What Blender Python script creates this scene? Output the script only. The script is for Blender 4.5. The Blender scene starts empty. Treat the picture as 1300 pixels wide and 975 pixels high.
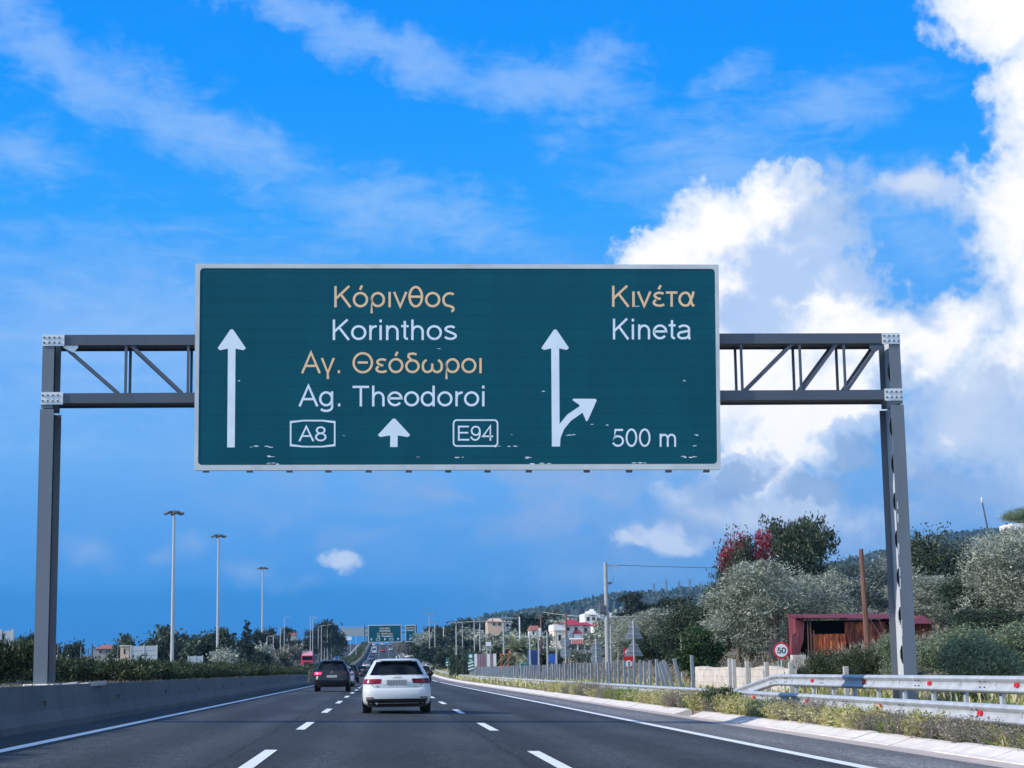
import bpy, math, random
import numpy as np
from math import radians as R, sin, cos, pi, tan, atan2, asin, sqrt
from mathutils import Vector, Matrix

sc = bpy.context.scene
COL = sc.collection

# ------------------------------------------------------------------ camera
FPX = 2300.0                       # focal length for a frame 1300 wide
VPX, VPY, ROLL, HC = 486.3, 852.1, -0.004, 1.094
def _cam_axes():
    u, v = (VPX - 650) / FPX, (VPY - 487.5) / FPX
    d = np.array([u, v, 1.0]); d /= np.linalg.norm(d)
    up = np.array([sin(ROLL), -cos(ROLL), 0.0]); up -= d * (up @ d); up /= np.linalg.norm(up)
    rt = np.cross(d, up)
    if rt[0] < 0: rt = -rt
    return np.stack([rt, d, up], 1)            # world (X,Y,Z) -> camera (right, down, forward)
CM = _cam_axes()
cam_d = bpy.data.cameras.new('camera'); cam = bpy.data.objects.new('camera', cam_d); COL.objects.link(cam)
cam_d.sensor_width = 36; cam_d.lens = FPX / 1300 * 36; cam_d.clip_start = 0.5; cam_d.clip_end = 30000
_m = Matrix.Identity(4)
for i in range(3):
    _m[i][0], _m[i][1], _m[i][2] = CM[0][i], -CM[1][i], -CM[2][i]
_m[2][3] = HC
cam.matrix_world = _m
sc.camera = cam

def direction(px, py):
    c = np.array([(px - 650) / FPX, (py - 487.5) / FPX, 1.0])
    w = CM.T @ c
    return w / np.linalg.norm(w)
def at(px, py, Y):
    """point at the distance Y along the road seen in that direction from the car"""
    w = direction(px, py); t = Y / w[1]
    return Vector((w[0] * t, Y, HC + w[2] * t))

# ------------------------------------------------------------------ sky, sun, exposure
SUN_EL, SUN_BACK = R(29.5), R(11)
sdir = Vector((-cos(SUN_EL) * cos(SUN_BACK), -cos(SUN_EL) * sin(SUN_BACK), sin(SUN_EL)))
sun_d = bpy.data.lights.new('sun', 'SUN'); sun = bpy.data.objects.new('sun', sun_d); COL.objects.link(sun)
sun_d.energy = 5.0; sun_d.angle = R(0.5); sun_d.color = (1.0, 0.93, 0.83)
sun.rotation_euler = sdir.to_track_quat('Z', 'Y').to_euler()
sun.location = (-30, -5, 40)
sc.view_settings.view_transform = 'Standard'; sc.view_settings.look = 'None'
sc.view_settings.exposure = 0.0; sc.view_settings.gamma = 1.0
sc.view_settings.use_curve_mapping = False
sc.render.film_transparent = False
try:
    sc.cycles.max_bounces = 6; sc.cycles.transparent_max_bounces = 8
    sc.cycles.diffuse_bounces = 3; sc.cycles.glossy_bounces = 3; sc.cycles.transmission_bounces = 3
except Exception: pass

class NT:
    """small helper that writes node trees"""
    def __init__(s, tree): s.t = tree; s.n = tree.nodes; s.l = tree.links
    def node(s, kind, **kw):
        n = s.n.new(kind)
        for k, v in kw.items(): setattr(n, k, v)
        return n
    def inp(s, n, i, v):
        if v is None: return
        if hasattr(v, 'is_output') or isinstance(v, bpy.types.NodeSocket): s.l.new(v, n.inputs[i])
        else: n.inputs[i].default_value = v
    def math(s, op, a, b=None, c=None, clamp=False):
        n = s.node('ShaderNodeMath', operation=op, use_clamp=clamp)
        for i, v in enumerate((a, b, c)): s.inp(n, i, v)
        return n.outputs[0]
    def vmath(s, op, a, b=None):
        n = s.node('ShaderNodeVectorMath', operation=op)
        s.inp(n, 0, a); s.inp(n, 1, b)
        return n.outputs[0]
    def noise(s, vec, scale, detail=4, rough=.5, dist=0.0, out=0):
        n = s.node('ShaderNodeTexNoise')
        s.inp(n, 'Vector', vec); n.inputs['Scale'].default_value = scale; n.inputs['Detail'].default_value = detail
        n.inputs['Roughness'].default_value = rough; n.inputs['Distortion'].default_value = dist
        return n.outputs[out]
    def smooth(s, v, a, b, lo=0.0, hi=1.0, kind='SMOOTHSTEP'):
        n = s.node('ShaderNodeMapRange', interpolation_type=kind)
        s.inp(n, 0, v); n.inputs[1].default_value = a; n.inputs[2].default_value = b
        n.inputs[3].default_value = lo; n.inputs[4].default_value = hi
        return n.outputs[0]
    def mix(s, f, a, b, blend='MIX'):
        n = s.node('ShaderNodeMix', data_type='RGBA', blend_type=blend)
        s.inp(n, 0, f)
        s.inp(n, 6, a if not isinstance(a, tuple) else (*a[:3], 1)); s.inp(n, 7, b if not isinstance(b, tuple) else (*b[:3], 1))
        return n.outputs[2]
    def ramp(s, f, stops, interp='LINEAR'):
        n = s.node('ShaderNodeValToRGB'); cr = n.color_ramp; cr.interpolation = interp
        s.inp(n, 0, f)
        while len(cr.elements) < len(stops): cr.elements.new(0.5)
        for e, (p, c) in zip(cr.elements, stops): e.position = p; e.color = (*c, 1) if len(c) == 3 else c
        return n.outputs[0]
    def mapping(s, vec, loc=(0,0,0), rot=(0,0,0), scale=(1,1,1), kind='POINT'):
        n = s.node('ShaderNodeMapping', vector_type=kind)
        s.inp(n, 0, vec); n.inputs[1].default_value = loc; n.inputs[2].default_value = rot; n.inputs[3].default_value = scale
        return n.outputs[0]

def build_world():
    w = bpy.data.worlds.new('World'); sc.world = w; w.use_nodes = True
    nt = NT(w.node_tree); nt.n.clear()
    out = nt.node('ShaderNodeOutputWorld'); bg = nt.node('ShaderNodeBackground')
    nt.l.new(bg.outputs[0], out.inputs[0])
    tc = nt.node('ShaderNodeTexCoord'); sep = nt.node('ShaderNodeSeparateXYZ'); nt.l.new(tc.outputs['Generated'], sep.inputs[0])
    x, y, z = sep.outputs
    az = nt.math('ARCTAN2', x, y); el = nt.math('ARCSINE', z)
    K = 23.0                                                  # one unit = 100 / 2300 rad of sky
    U = nt.math('MULTIPLY', az, K); V = nt.math('MULTIPLY', el, K)
    cmb = nt.node('ShaderNodeCombineXYZ'); nt.l.new(U, cmb.inputs[0]); nt.l.new(V, cmb.inputs[1]); P = cmb.outputs[0]
    def uv(px, py):
        d = direction(px, py); return atan2(d[0], d[1]) * K, asin(d[2]) * K
    # wobble so that no cloud has a smooth outline
    wob = nt.vmath('SUBTRACT', nt.noise(P, 1.1, 6, .62, 0, 1), (.5, .5, .5))
    def warped(a):
        sca = nt.node('ShaderNodeVectorMath', operation='SCALE'); nt.l.new(wob, sca.inputs[0]); sca.inputs[3].default_value = a
        return nt.vmath('ADD', P, sca.outputs[0])
    Pw = warped(1.1)
    def blobs(vec, lst):
        acc = None
        for b in lst:
            px, py, rx, ry = b[:4]; rot = b[4] if len(b) > 4 else 0; g_ = b[5] if len(b) > 5 else 1.0
            u_, v_ = uv(px, py)
            m = nt.mapping(vec, (u_, v_, 0), (0, 0, R(rot)), (rx / 100, ry / 100, 1), 'TEXTURE')
            gr = nt.node('ShaderNodeTexGradient', gradient_type='SPHERICAL'); nt.l.new(m, gr.inputs[0])
            v = gr.outputs['Fac']
            if g_ != 1.0: v = nt.math('MULTIPLY', v, g_)
            acc = v if acc is None else nt.math('SMOOTH_MAX', acc, v, .12)
        return acc
    def gate(b): return nt.smooth(b, .0, .16)
    # clear air: the Nishita sky, coloured down by elevation
    sky = nt.node('ShaderNodeTexSky', sky_type='NISHITA'); sky.sun_disc = False
    sky.sun_elevation = SUN_EL; sky.sun_rotation = atan2(sdir.x, sdir.y)
    sky.air_density = 1.0; sky.dust_density = .4; sky.ozone_density = 3.0
    nis = nt.mix(1.0, sky.outputs[0], (SKY_STRENGTH,) * 3, 'MULTIPLY')
    elw = nt.math('ADD', el, nt.math('MULTIPLY', nt.math('SUBTRACT', nt.noise(nt.mapping(P, scale=(.5, 1.4, 1)), 1.5, 6, .6), .5), .016))
    e01 = nt.smooth(elw, -.02, .6, 0, 1, 'LINEAR')
    def pos(py): return ((852 - py) / 2300 + .02) / .62
    air = nt.ramp(e01, [(0.0, (.0, .19, .60)), (pos(800), (.0, .21, .66)), (pos(756), (.0, .235, .70)), (pos(738), (.035, .29, .78)), (pos(690), (.075, .34, .85)), (pos(580), (.155, .45, .94)),
                        (pos(430), (.12, .42, .98)), (pos(280), (.02, .37, 1.03)), (pos(110), (.0, .31, 1.03)), (pos(-60), (.0, .27, 1.0)), (1.0, (.015, .11, .46))])
    base = nt.mix(.965, nis, air)
    # to the right of the road the low air is paler and greyer
    rightness = nt.math('MULTIPLY', nt.smooth(U, -.5, 4.5), nt.smooth(V, 3.2, .4))
    base = nt.mix(nt.math('MULTIPLY', rightness, .62), base, (.20, .39, .70))
    # thin high veil
    st = nt.mapping(P, (0, 0, 0), (0, 0, R(20)), (.28, 1.0, 1))
    veil_n = nt.noise(st, .85, 7, .58, .6)
    veil_b = blobs(warped(1.2), [(60, 70, 260, 75, -28), (260, 170, 330, 80, -24), (520, 270, 330, 80, -10), (480, 60, 280, 50, -20), (690, 110, 190, 60, -6), (350, 15, 200, 35, -20, .8),
                     (40, 200, 130, 70, 0, .7), (110, 420, 420, 230, 0, .85), (560, 300, 300, 60, 0, .8), (760, 75, 110, 45, 15, .7), (900, 210, 260, 110, 8, .8), (930, 95, 80, 30, 10, .7), (1060, 140, 200, 70, 10, .75), (1150, 260, 170, 110, 0, .9), (720, 175, 90, 40, 0, .5)])
    veil_n = nt.math('ADD', nt.math('MULTIPLY', veil_n, .62), nt.math('MULTIPLY', nt.noise(nt.mapping(P, rot=(0, 0, R(26)), scale=(1.1, 3.0, 1)), 1.3, 8, .66, .8), .38))
    veil = nt.math('MULTIPLY', nt.smooth(nt.math('ADD', veil_b, nt.math('MULTIPLY', gate(veil_b), nt.math('MULTIPLY', nt.math('SUBTRACT', veil_n, .5), 2.5))), .12, 1.05), .55)
    base = nt.mix(veil, base, (.40, .62, .97))
    mott = nt.noise(nt.mapping(P, scale=(.55, 1.0, 1)), 1.25, 7, .58, .5)
    mm = nt.math('MULTIPLY', nt.math('MULTIPLY', nt.smooth(mott, .40, .68), nt.smooth(V, .9, 1.9)), nt.math('MULTIPLY', nt.smooth(V, 4.2, 2.2), nt.smooth(U, -4.5, 2.0)))
    base = nt.mix(nt.math('MULTIPLY', mm, .72), base, (.33, .46, .74))
    # low lilac puffs and grey banks
    low_b = blobs(warped(.7), [(110, 702, 70, 40, 0, .8), (250, 692, 45, 45, 0, .8), (312, 728, 60, 30, 0, .7), (205, 705, 40, 24, 0, .7), (385, 745, 70, 24, 0, .5), (940, 645, 300, 95, 0, 1.0), (760, 640, 220, 80, 0, .55), (1240, 640, 190, 120, 0, .8), (740, 735, 230, 60, 0, .5), (1060, 690, 140, 70, 0, .9), (1240, 520, 170, 150, 0, 1.0)])
    low = nt.math('MULTIPLY', nt.smooth(nt.math('ADD', low_b, nt.math('MULTIPLY', gate(low_b), nt.math('MULTIPLY', nt.math('SUBTRACT', nt.noise(P, 1.6, 6, .55), .5), .9))), .18, .95), .50)
    base = nt.mix(low, base, (.42, .55, .80))
    # broad soft grey-white cloud below and beside the cumulus
    so_b = blobs(warped(1.0), [(1260, 530, 150, 115), (1220, 470, 90, 70), (1290, 610, 120, 70, 0, .8), (980, 635, 170, 60, 0, .85), (900, 620, 120, 50, 0, .7), (1080, 655, 120, 50, 0, .7), (1180, 240, 100, 50, 10, .7), (1060, 260, 110, 70, 0, .8)])
    son = nt.noise(P, 1.3, 8, .6, .3)
    so = nt.math('MULTIPLY', nt.smooth(nt.math('ADD', so_b, nt.math('MULTIPLY', gate(so_b), nt.math('MULTIPLY', nt.math('SUBTRACT', son, .5), 1.3))), .1, .7), .72)
    base = nt.mix(so, base, nt.mix(nt.smooth(son, .35, .68), (.40, .55, .81), (.68, .77, .92)))
    # the cumulus
    nb0 = nt.noise(P, 2.3, 9, .54, .25)
    bil = nt.math('SUBTRACT', 1.0, nt.math('MULTIPLY', nt.math('ABSOLUTE', nt.math('SUBTRACT', nt.noise(P, 3.1, 4, .5, .15), .5)), 3.2))     # rounded billows
    nb = nt.math('ADD', nt.math('MULTIPLY', nb0, .68), nt.math('MULTIPLY', bil, .24))
    cum_b = blobs(Pw, [(1320, -10, 200, 100), (1350, 110, 130, 140), (1345, 250, 170, 160), (1350, 360, 140, 110), (1310, 440, 90, 90, 0, .8),
                       (985, 262, 95, 66), (915, 295, 105, 72), (850, 326, 120, 50, 10), (965, 345, 170, 120), (1055, 372, 95, 70), (960, 440, 200, 110), (1100, 430, 140, 80), (1205, 408, 95, 66, 20), (1150, 445, 130, 70),
                       (1000, 520, 150, 125), (1065, 515, 100, 95), (970, 585, 85, 60), (940, 490, 90, 90), (1240, 520, 130, 110, 0, .72), (1290, 470, 100, 80, 0, .75)])
    cd = nt.math('ADD', cum_b, nt.math('MULTIPLY', gate(cum_b), nt.math('MULTIPLY', nt.math('SUBTRACT', nb, .48), .80)))
    ca = nt.smooth(cd, .17, .44)
    # inside: bright tops, blue-grey hollows
    hol_b = blobs(Pw, [(1090, 275, 150, 110), (1000, 345, 120, 60, 0, .95), (955, 405, 130, 55, 0, .85), (1110, 335, 130, 90), (1170, 320, 130, 110), (935, 612, 80, 34, 20, 1.4), (1045, 615, 100, 40, 0, 1.5), (1100, 570, 85, 50, 0, 1.4), (1160, 540, 80, 120), (1250, 560, 170, 140, 0, .9), (1220, 640, 200, 80)])
    hn = nt.noise(P, 1.5, 9, .6, .4)
    hol = nt.smooth(nt.math('ADD', hol_b, nt.math('MULTIPLY', nt.math('SUBTRACT', hn, .46), 1.5)), .16, .72)
    core = nt.smooth(cd, .3, .75)
    white = nt.mix(core, (.70, .82, .98), (1.12, 1.10, 1.10))
    ccol = nt.mix(nt.math('MULTIPLY', hol, .68), white, (.40, .57, .86))
    calpha = nt.math('MULTIPLY', ca, nt.math('SUBTRACT', 1.0, nt.math('MULTIPLY', hol, .22)))
    col = nt.mix(calpha, base, ccol)
    # dark ragged pieces under the middle cloud
    dk = blobs(Pw, [(945, 612, 60, 20, 20), (1040, 612, 70, 24), (1085, 575, 60, 28, 10), (135, 340, 1, 1)])
    dks = nt.math('MULTIPLY', nt.smooth(nt.math('ADD', dk, nt.math('MULTIPLY', gate(dk), nt.math('MULTIPLY', nt.math('SUBTRACT', nb, .5), .7))), .2, .6), .6)
    col = nt.mix(dks, col, (.23, .38, .66))
    # soft small clouds
    sm = blobs(warped(.9), [(840, 684, 75, 30), (800, 690, 40, 18), (870, 688, 40, 20), (431, 712, 42, 20), (1030, 237, 32, 14), (1175, 232, 75, 26, 12, .8)])
    sma = nt.math('MULTIPLY', nt.smooth(nt.math('ADD', sm, nt.math('MULTIPLY', gate(sm), nt.math('MULTIPLY', nt.math('SUBTRACT', nb0, .5), 1.5))), .1, .8), .85)
    col = nt.mix(sma, col, (.72, .80, .95))
    # unseen bright broken cloud added behind the car as fill light
    back = nt.smooth(y, .12, -.45)
    bn = nt.smooth(nt.noise(tc.outputs['Generated'], 2.6, 6, .55), .36, .60)
    # unseen sky right of the road, darkened to deepen the shade
    side = nt.math('MULTIPLY', nt.smooth(x, .45, .75), nt.math('SUBTRACT', 1.0, back))
    col = nt.mix(nt.math('MULTIPLY', side, .85), col, (.03, .13, .38))
    col = nt.mix(nt.math('MULTIPLY', nt.math('MULTIPLY', back, bn), nt.smooth(z, -.05, .08)), col, (FILL_CLOUD * .66, FILL_CLOUD * .90, FILL_CLOUD * 1.14))
    nt.l.new(col, bg.inputs[0]); bg.inputs[1].default_value = 1.0
    try: w.cycles.sampling_method = 'MANUAL'; w.cycles.sample_map_resolution = 512
    except Exception: pass
SKY_STRENGTH = 0.08
HAZE = 0.000075
FILL_CLOUD = 1.6  # brightness of the added fill cloud behind the car
build_world()

# ------------------------------------------------------------------ materials
MATS = {}
def mat(name, col, rough=.6, metal=0.0, var=0.0, vscale=4.0, bump=0.0, bscale=30.0, spec=.5, coat=0.0, emit=None, wear=None, wscale=2.0, wamt=.5, streak=None):
    """procedural principled material; var = tonal variation, wear = second colour in patches, streak = stretch of the pattern"""
    m = bpy.data.materials.new(name); m.use_nodes = True; MATS[name] = m
    nt = NT(m.node_tree); b = nt.n['Principled BSDF']
    tc = nt.node('ShaderNodeTexCoord'); P = tc.outputs['Object']
    if streak: P = nt.mapping(P, scale=streak)
    c = None
    if var > 0 or wear:
        n = nt.noise(P, vscale, 6, .62)
        lo = tuple(max(0, v * (1 - var)) for v in col); hi = tuple(v * (1 + var) for v in col)
        c = nt.ramp(n, [(.32, lo), (.68, hi)])
        if wear:
            f = nt.smooth(nt.noise(P, wscale, 7, .65), 1 - wamt - .12, 1 - wamt + .12)
            c = nt.mix(f, c, wear)
        nt.l.new(c, b.inputs['Base Color'])
    else: b.inputs['Base Color'].default_value = (*col, 1)
    b.inputs['Roughness'].default_value = rough; b.inputs['Metallic'].default_value = metal
    b.inputs['Specular IOR Level'].default_value = spec
    b.inputs['Coat Weight'].default_value = coat; b.inputs['Coat Roughness'].default_value = .05
    if emit: b.inputs['Emission Color'].default_value = (*emit[:3], 1); b.inputs['Emission Strength'].default_value = emit[3]
    if bump > 0:
        bn = nt.node('ShaderNodeBump'); bn.inputs['Strength'].default_value = bump; bn.inputs['Distance'].default_value = .02
        nt.l.new(nt.noise(P, bscale, 5, .6), bn.inputs['Height']); nt.l.new(bn.outputs[0], b.inputs['Normal'])
    return m
def leafmat(name, stops, trans=.25, patch=None):
    """foliage: every leaf its own tone, with larger clumps lighter or darker"""
    m = bpy.data.materials.new(name); m.use_nodes = True; MATS[name] = m
    nt = NT(m.node_tree); nt.n.clear()
    out = nt.node('ShaderNodeOutputMaterial'); geo = nt.node('ShaderNodeNewGeometry'); tc = nt.node('ShaderNodeTexCoord')
    rnd = geo.outputs['Random Per Island']
    f = nt.math('ADD', nt.math('MULTIPLY', rnd, .65), nt.math('MULTIPLY', nt.noise(tc.outputs['Object'], 1.2, 3), .42))
    c = nt.ramp(f, stops)
    d = nt.node('ShaderNodeBsdfPrincipled'); nt.l.new(c, d.inputs['Base Color']); d.inputs['Roughness'].default_value = .55
    d.inputs['Specular IOR Level'].default_value = .35
    t = nt.node('ShaderNodeBsdfTranslucent'); nt.l.new(c, t.inputs[0])
    mx = nt.node('ShaderNodeMixShader'); mx.inputs[0].default_value = trans
    nt.l.new(d.outputs[0], mx.inputs[1]); nt.l.new(t.outputs[0], mx.inputs[2]); nt.l.new(mx.outputs[0], out.inputs[0])
    return m

# ------------------------------------------------------------------ mesh collecting
class MB:
    def __init__(s): s.v = []; s.f = []
    def add(s, vs, fs):
        o = len(s.v); s.v += [tuple(p) for p in vs]; s.f += [tuple(i + o for i in f) for f in fs]; return s
    def box(s, c, size, rot=None, bev=0.0):
        hx, hy, hz = (d / 2 for d in size)
        if bev > 0:
            b = min(bev, hx * .9, hy * .9, hz * .9); vs = []; idx = {}
            for sx in (-1, 1):
                for sy in (-1, 1):
                    for sz in (-1, 1):
                        for k, p in enumerate(((sx * hx, sy * (hy - b), sz * (hz - b)), (sx * (hx - b), sy * hy, sz * (hz - b)), (sx * (hx - b), sy * (hy - b), sz * hz))):
                            idx[sx, sy, sz, k] = len(vs); vs.append(p)
            fs = []
            for k, ax in enumerate(((0, 1, 2), (1, 0, 2), (2, 0, 1))):
                for sg in (-1, 1):
                    q = []
                    for a, b2 in ((-1, -1), (1, -1), (1, 1), (-1, 1)):
                        t = [0, 0, 0]; t[ax[0]] = sg; t[ax[1]] = a; t[ax[2]] = b2; q.append(idx[(*t, k)])
                    fs.append(q)
            E = (-1, 1)
            for a in E:
                for b2 in E:
                    fs.append([idx[a, b2, -1, 0], idx[a, b2, 1, 0], idx[a, b2, 1, 1], idx[a, b2, -1, 1]])
                    fs.append([idx[a, -1, b2, 0], idx[a, 1, b2, 0], idx[a, 1, b2, 2], idx[a, -1, b2, 2]])
                    fs.append([idx[-1, a, b2, 1], idx[1, a, b2, 1], idx[1, a, b2, 2], idx[-1, a, b2, 2]])
                    for c2 in E: fs.append([idx[a, b2, c2, 0], idx[a, b2, c2, 1], idx[a, b2, c2, 2]])
        else:
            vs = [(sx * hx, sy * hy, sz * hz) for sx in (-1, 1) for sy in (-1, 1) for sz in (-1, 1)]
            fs = [(0, 1, 3, 2), (4, 6, 7, 5), (0, 4, 5, 1), (2, 3, 7, 6), (0, 2, 6, 4), (1, 5, 7, 3)]
        c = Vector(c)
        if rot is not None: vs = [rot @ Vector(p) + c for p in vs]
        else: vs = [Vector(p) + c for p in vs]
        return s.add(vs, fs)
    def tube(s, pts, rad, n=8, cap=True):
        pts = [Vector(p) for p in pts]
        if not hasattr(rad, '__len__'): rad = [rad] * len(pts)
        vs = []; fs = []; ref = None
        for i, p in enumerate(pts):
            t = (pts[min(i + 1, len(pts) - 1)] - pts[max(i - 1, 0)]).normalized()
            if ref is None:
                ref = t.orthogonal().normalized()
            a = (ref - t * ref.dot(t)).normalized(); ref = a; b = t.cross(a)
            for k in range(n):
                an = 2 * pi * k / n; vs.append(p + (a * cos(an) + b * sin(an)) * rad[i])
        for i in range(len(pts) - 1):
            for k in range(n):
                fs.append((i * n + k, i * n + (k + 1) % n, (i + 1) * n + (k + 1) % n, (i + 1) * n + k))
        if cap: fs.append(tuple(range(n))[::-1]); fs.append(tuple((len(pts) - 1) * n + k for k in range(n)))
        return s.add(vs, fs)
    def beam(s, a, b, w, h, up=(0, 0, 1)):
        """rectangular bar from a to b"""
        a = Vector(a); b = Vector(b); t = (b - a).normalized(); u = Vector(up); sd = t.cross(u).normalized(); u = sd.cross(t)
        vs = [p + sd * (i * w / 2) + u * (j * h / 2) for p in (a, b) for i, j in ((-1, -1), (1, -1), (1, 1), (-1, 1))]
        return s.add(vs, [(0, 1, 2, 3), (7, 6, 5, 4), (0, 4, 5, 1), (1, 5, 6, 2), (2, 6, 7, 3), (3, 7, 4, 0)])
    def prism(s, poly, d0, d1, plane='xz'):
        """outline in x,z pushed from y=d0 to y=d1 (or 'xy' from z to z, or 'yz' along x)"""
        def P(a, b, d): return (a, d, b) if plane == 'xz' else ((a, b, d) if plane == 'xy' else (d, a, b))
        n = len(poly); vs = [P(a, b, d0) for a, b in poly] + [P(a, b, d1) for a, b in poly]
        fs = [tuple(range(n)), tuple(range(2 * n - 1, n - 1, -1))] + [(i, (i + 1) % n, n + (i + 1) % n, n + i) for i in range(n)]
        return s.add(vs, fs)
    def grid(s, rows):
        n = len(rows[0]); vs = [p for r in rows for p in r]
        return s.add(vs, [(i * n + j, i * n + j + 1, (i + 1) * n + j + 1, (i + 1) * n + j) for i in range(len(rows) - 1) for j in range(n - 1)])
    def loft(s, rings, cap=True):
        n = len(rings[0]); vs = [p for r in rings for p in r]
        fs = [(i * n + k, i * n + (k + 1) % n, (i + 1) * n + (k + 1) % n, (i + 1) * n + k) for i in range(len(rings) - 1) for k in range(n)]
        if cap: fs.append(tuple(range(n))[::-1]); fs.append(tuple((len(rings) - 1) * n + k for k in range(n)))
        return s.add(vs, fs)
    def ball(s, c, r, n=10, m=6):
        r = r if hasattr(r, '__len__') else (r, r, r)
        rings = [[(c[0] + r[0] * cos(2 * pi * k / n) * sin(pi * (j + .02) / (m + .04)), c[1] + r[1] * sin(2 * pi * k / n) * sin(pi * (j + .02) / (m + .04)), c[2] - r[2] * cos(pi * j / m)) for k in range(n)] for j in range(m + 1)]
        return s.loft(rings)
    def build(s, name, m, parent=None, smooth=None, loc=None):
        me = bpy.data.meshes.new(name); me.from_pydata(s.v, [], s.f); me.update()
        import bmesh
        bm = bmesh.new(); bm.from_mesh(me); bmesh.ops.recalc_face_normals(bm, faces=bm.faces); bm.to_mesh(me); bm.free()
        if smooth is not None:
            for p in me.polygons: p.use_smooth = True
            try: me.set_sharp_from_angle(angle=R(smooth))
            except Exception: pass
        return link(name, me, m, parent, loc)
def link(name, me, m, parent=None, loc=None):
    o = bpy.data.objects.new(name, me); COL.objects.link(o)
    if m is not None and len(me.materials) == 0: me.materials.append(m if not isinstance(m, str) else MATS[m])
    if parent is not None: o.parent = parent
    if loc is not None: o.location = loc
    return o
def tag(o, label=None, cat=None, group=None, kind=None):
    if label: o['label'] = label
    if cat: o['category'] = cat
    if group: o['group'] = group
    if kind: o['kind'] = kind
    return o
def thing(name, label, cat, loc=(0, 0, 0), rz=0, group=None):
    o = bpy.data.objects.new(name, None); COL.objects.link(o); o.empty_display_size = .3
    o.location = loc; o.rotation_euler = (0, 0, rz)
    return tag(o, label, cat, group)
def dup(root, loc, rz=0, scale=None, label=None, group=None):
    r = root.copy(); COL.objects.link(r); r.location = loc; r.rotation_euler = (0, 0, rz)
    if scale is not None: r.scale = scale if hasattr(scale, '__len__') else (scale,) * 3
    if label: r['label'] = label
    if group: r['group'] = group
    for ch in root.children:
        c = ch.copy(); COL.objects.link(c); c.parent = r
        for g_ in ch.children:
            d = g_.copy(); COL.objects.link(d); d.parent = c
    return r
rng = random.Random(11)

# ------------------------------------------------------------------ lie of the land
CF = 0.0224                                             # crossfall of the carriageway
_GY = [-200, 150, 230, 330, 440, 570, 657, 820, 970, 1100, 1400, 8000]
_GZ = [0, 0, .05, .75, 2.2, 4.35, 6.3, 11.2, 15.2, 17.2, 18, 18]
def gy(Y):
    """long profile of the motorway"""
    r = 0.0
    for w, o in ((.25, -40), (.5, 0), (.25, 40)): r += w * float(np.interp(Y + o, _GY, _GZ))
    return r
_BX = [-4000, -1500, -600, -200, -100, -60, -40, -27, -23.4, -23.1, -11.7, -11.5, -11.2, -6.52, -6.45, -6.2, 7.95, 8.38, 8.43, 10, 11.5, 13, 16, 20, 26, 40, 80, 150, 300, 600, 1500, 4000]
_BZ = [-30, -14, -9, -4, -2.2, -1.2, -.6, -.1, .0, -.03, .2, .25, .86, .86, .05, .05, -.32, -.3, -.09, -.05, .02, .28, .9, 1.6, 2.3, 4.0, 8.0, 13, 20, 30, 50, 60]
def ground(X, Y):
    w = 1.0 if abs(X) < 120 else max(.4, 1 - (abs(X) - 120) / 900)
    z = float(np.interp(X, _BX, _BZ)) + gy(Y) * w
    if X > 14: z += (sin(X * .21 + 1) * cos(Y * .13) * .25) * min(1, (X - 14) / 10)
    return z
def zr(X, Y): return gy(Y) - CF * X
def zo(X, Y): return gy(Y) + .28 + .02 * (X + 11.6)       # the other carriageway

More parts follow.
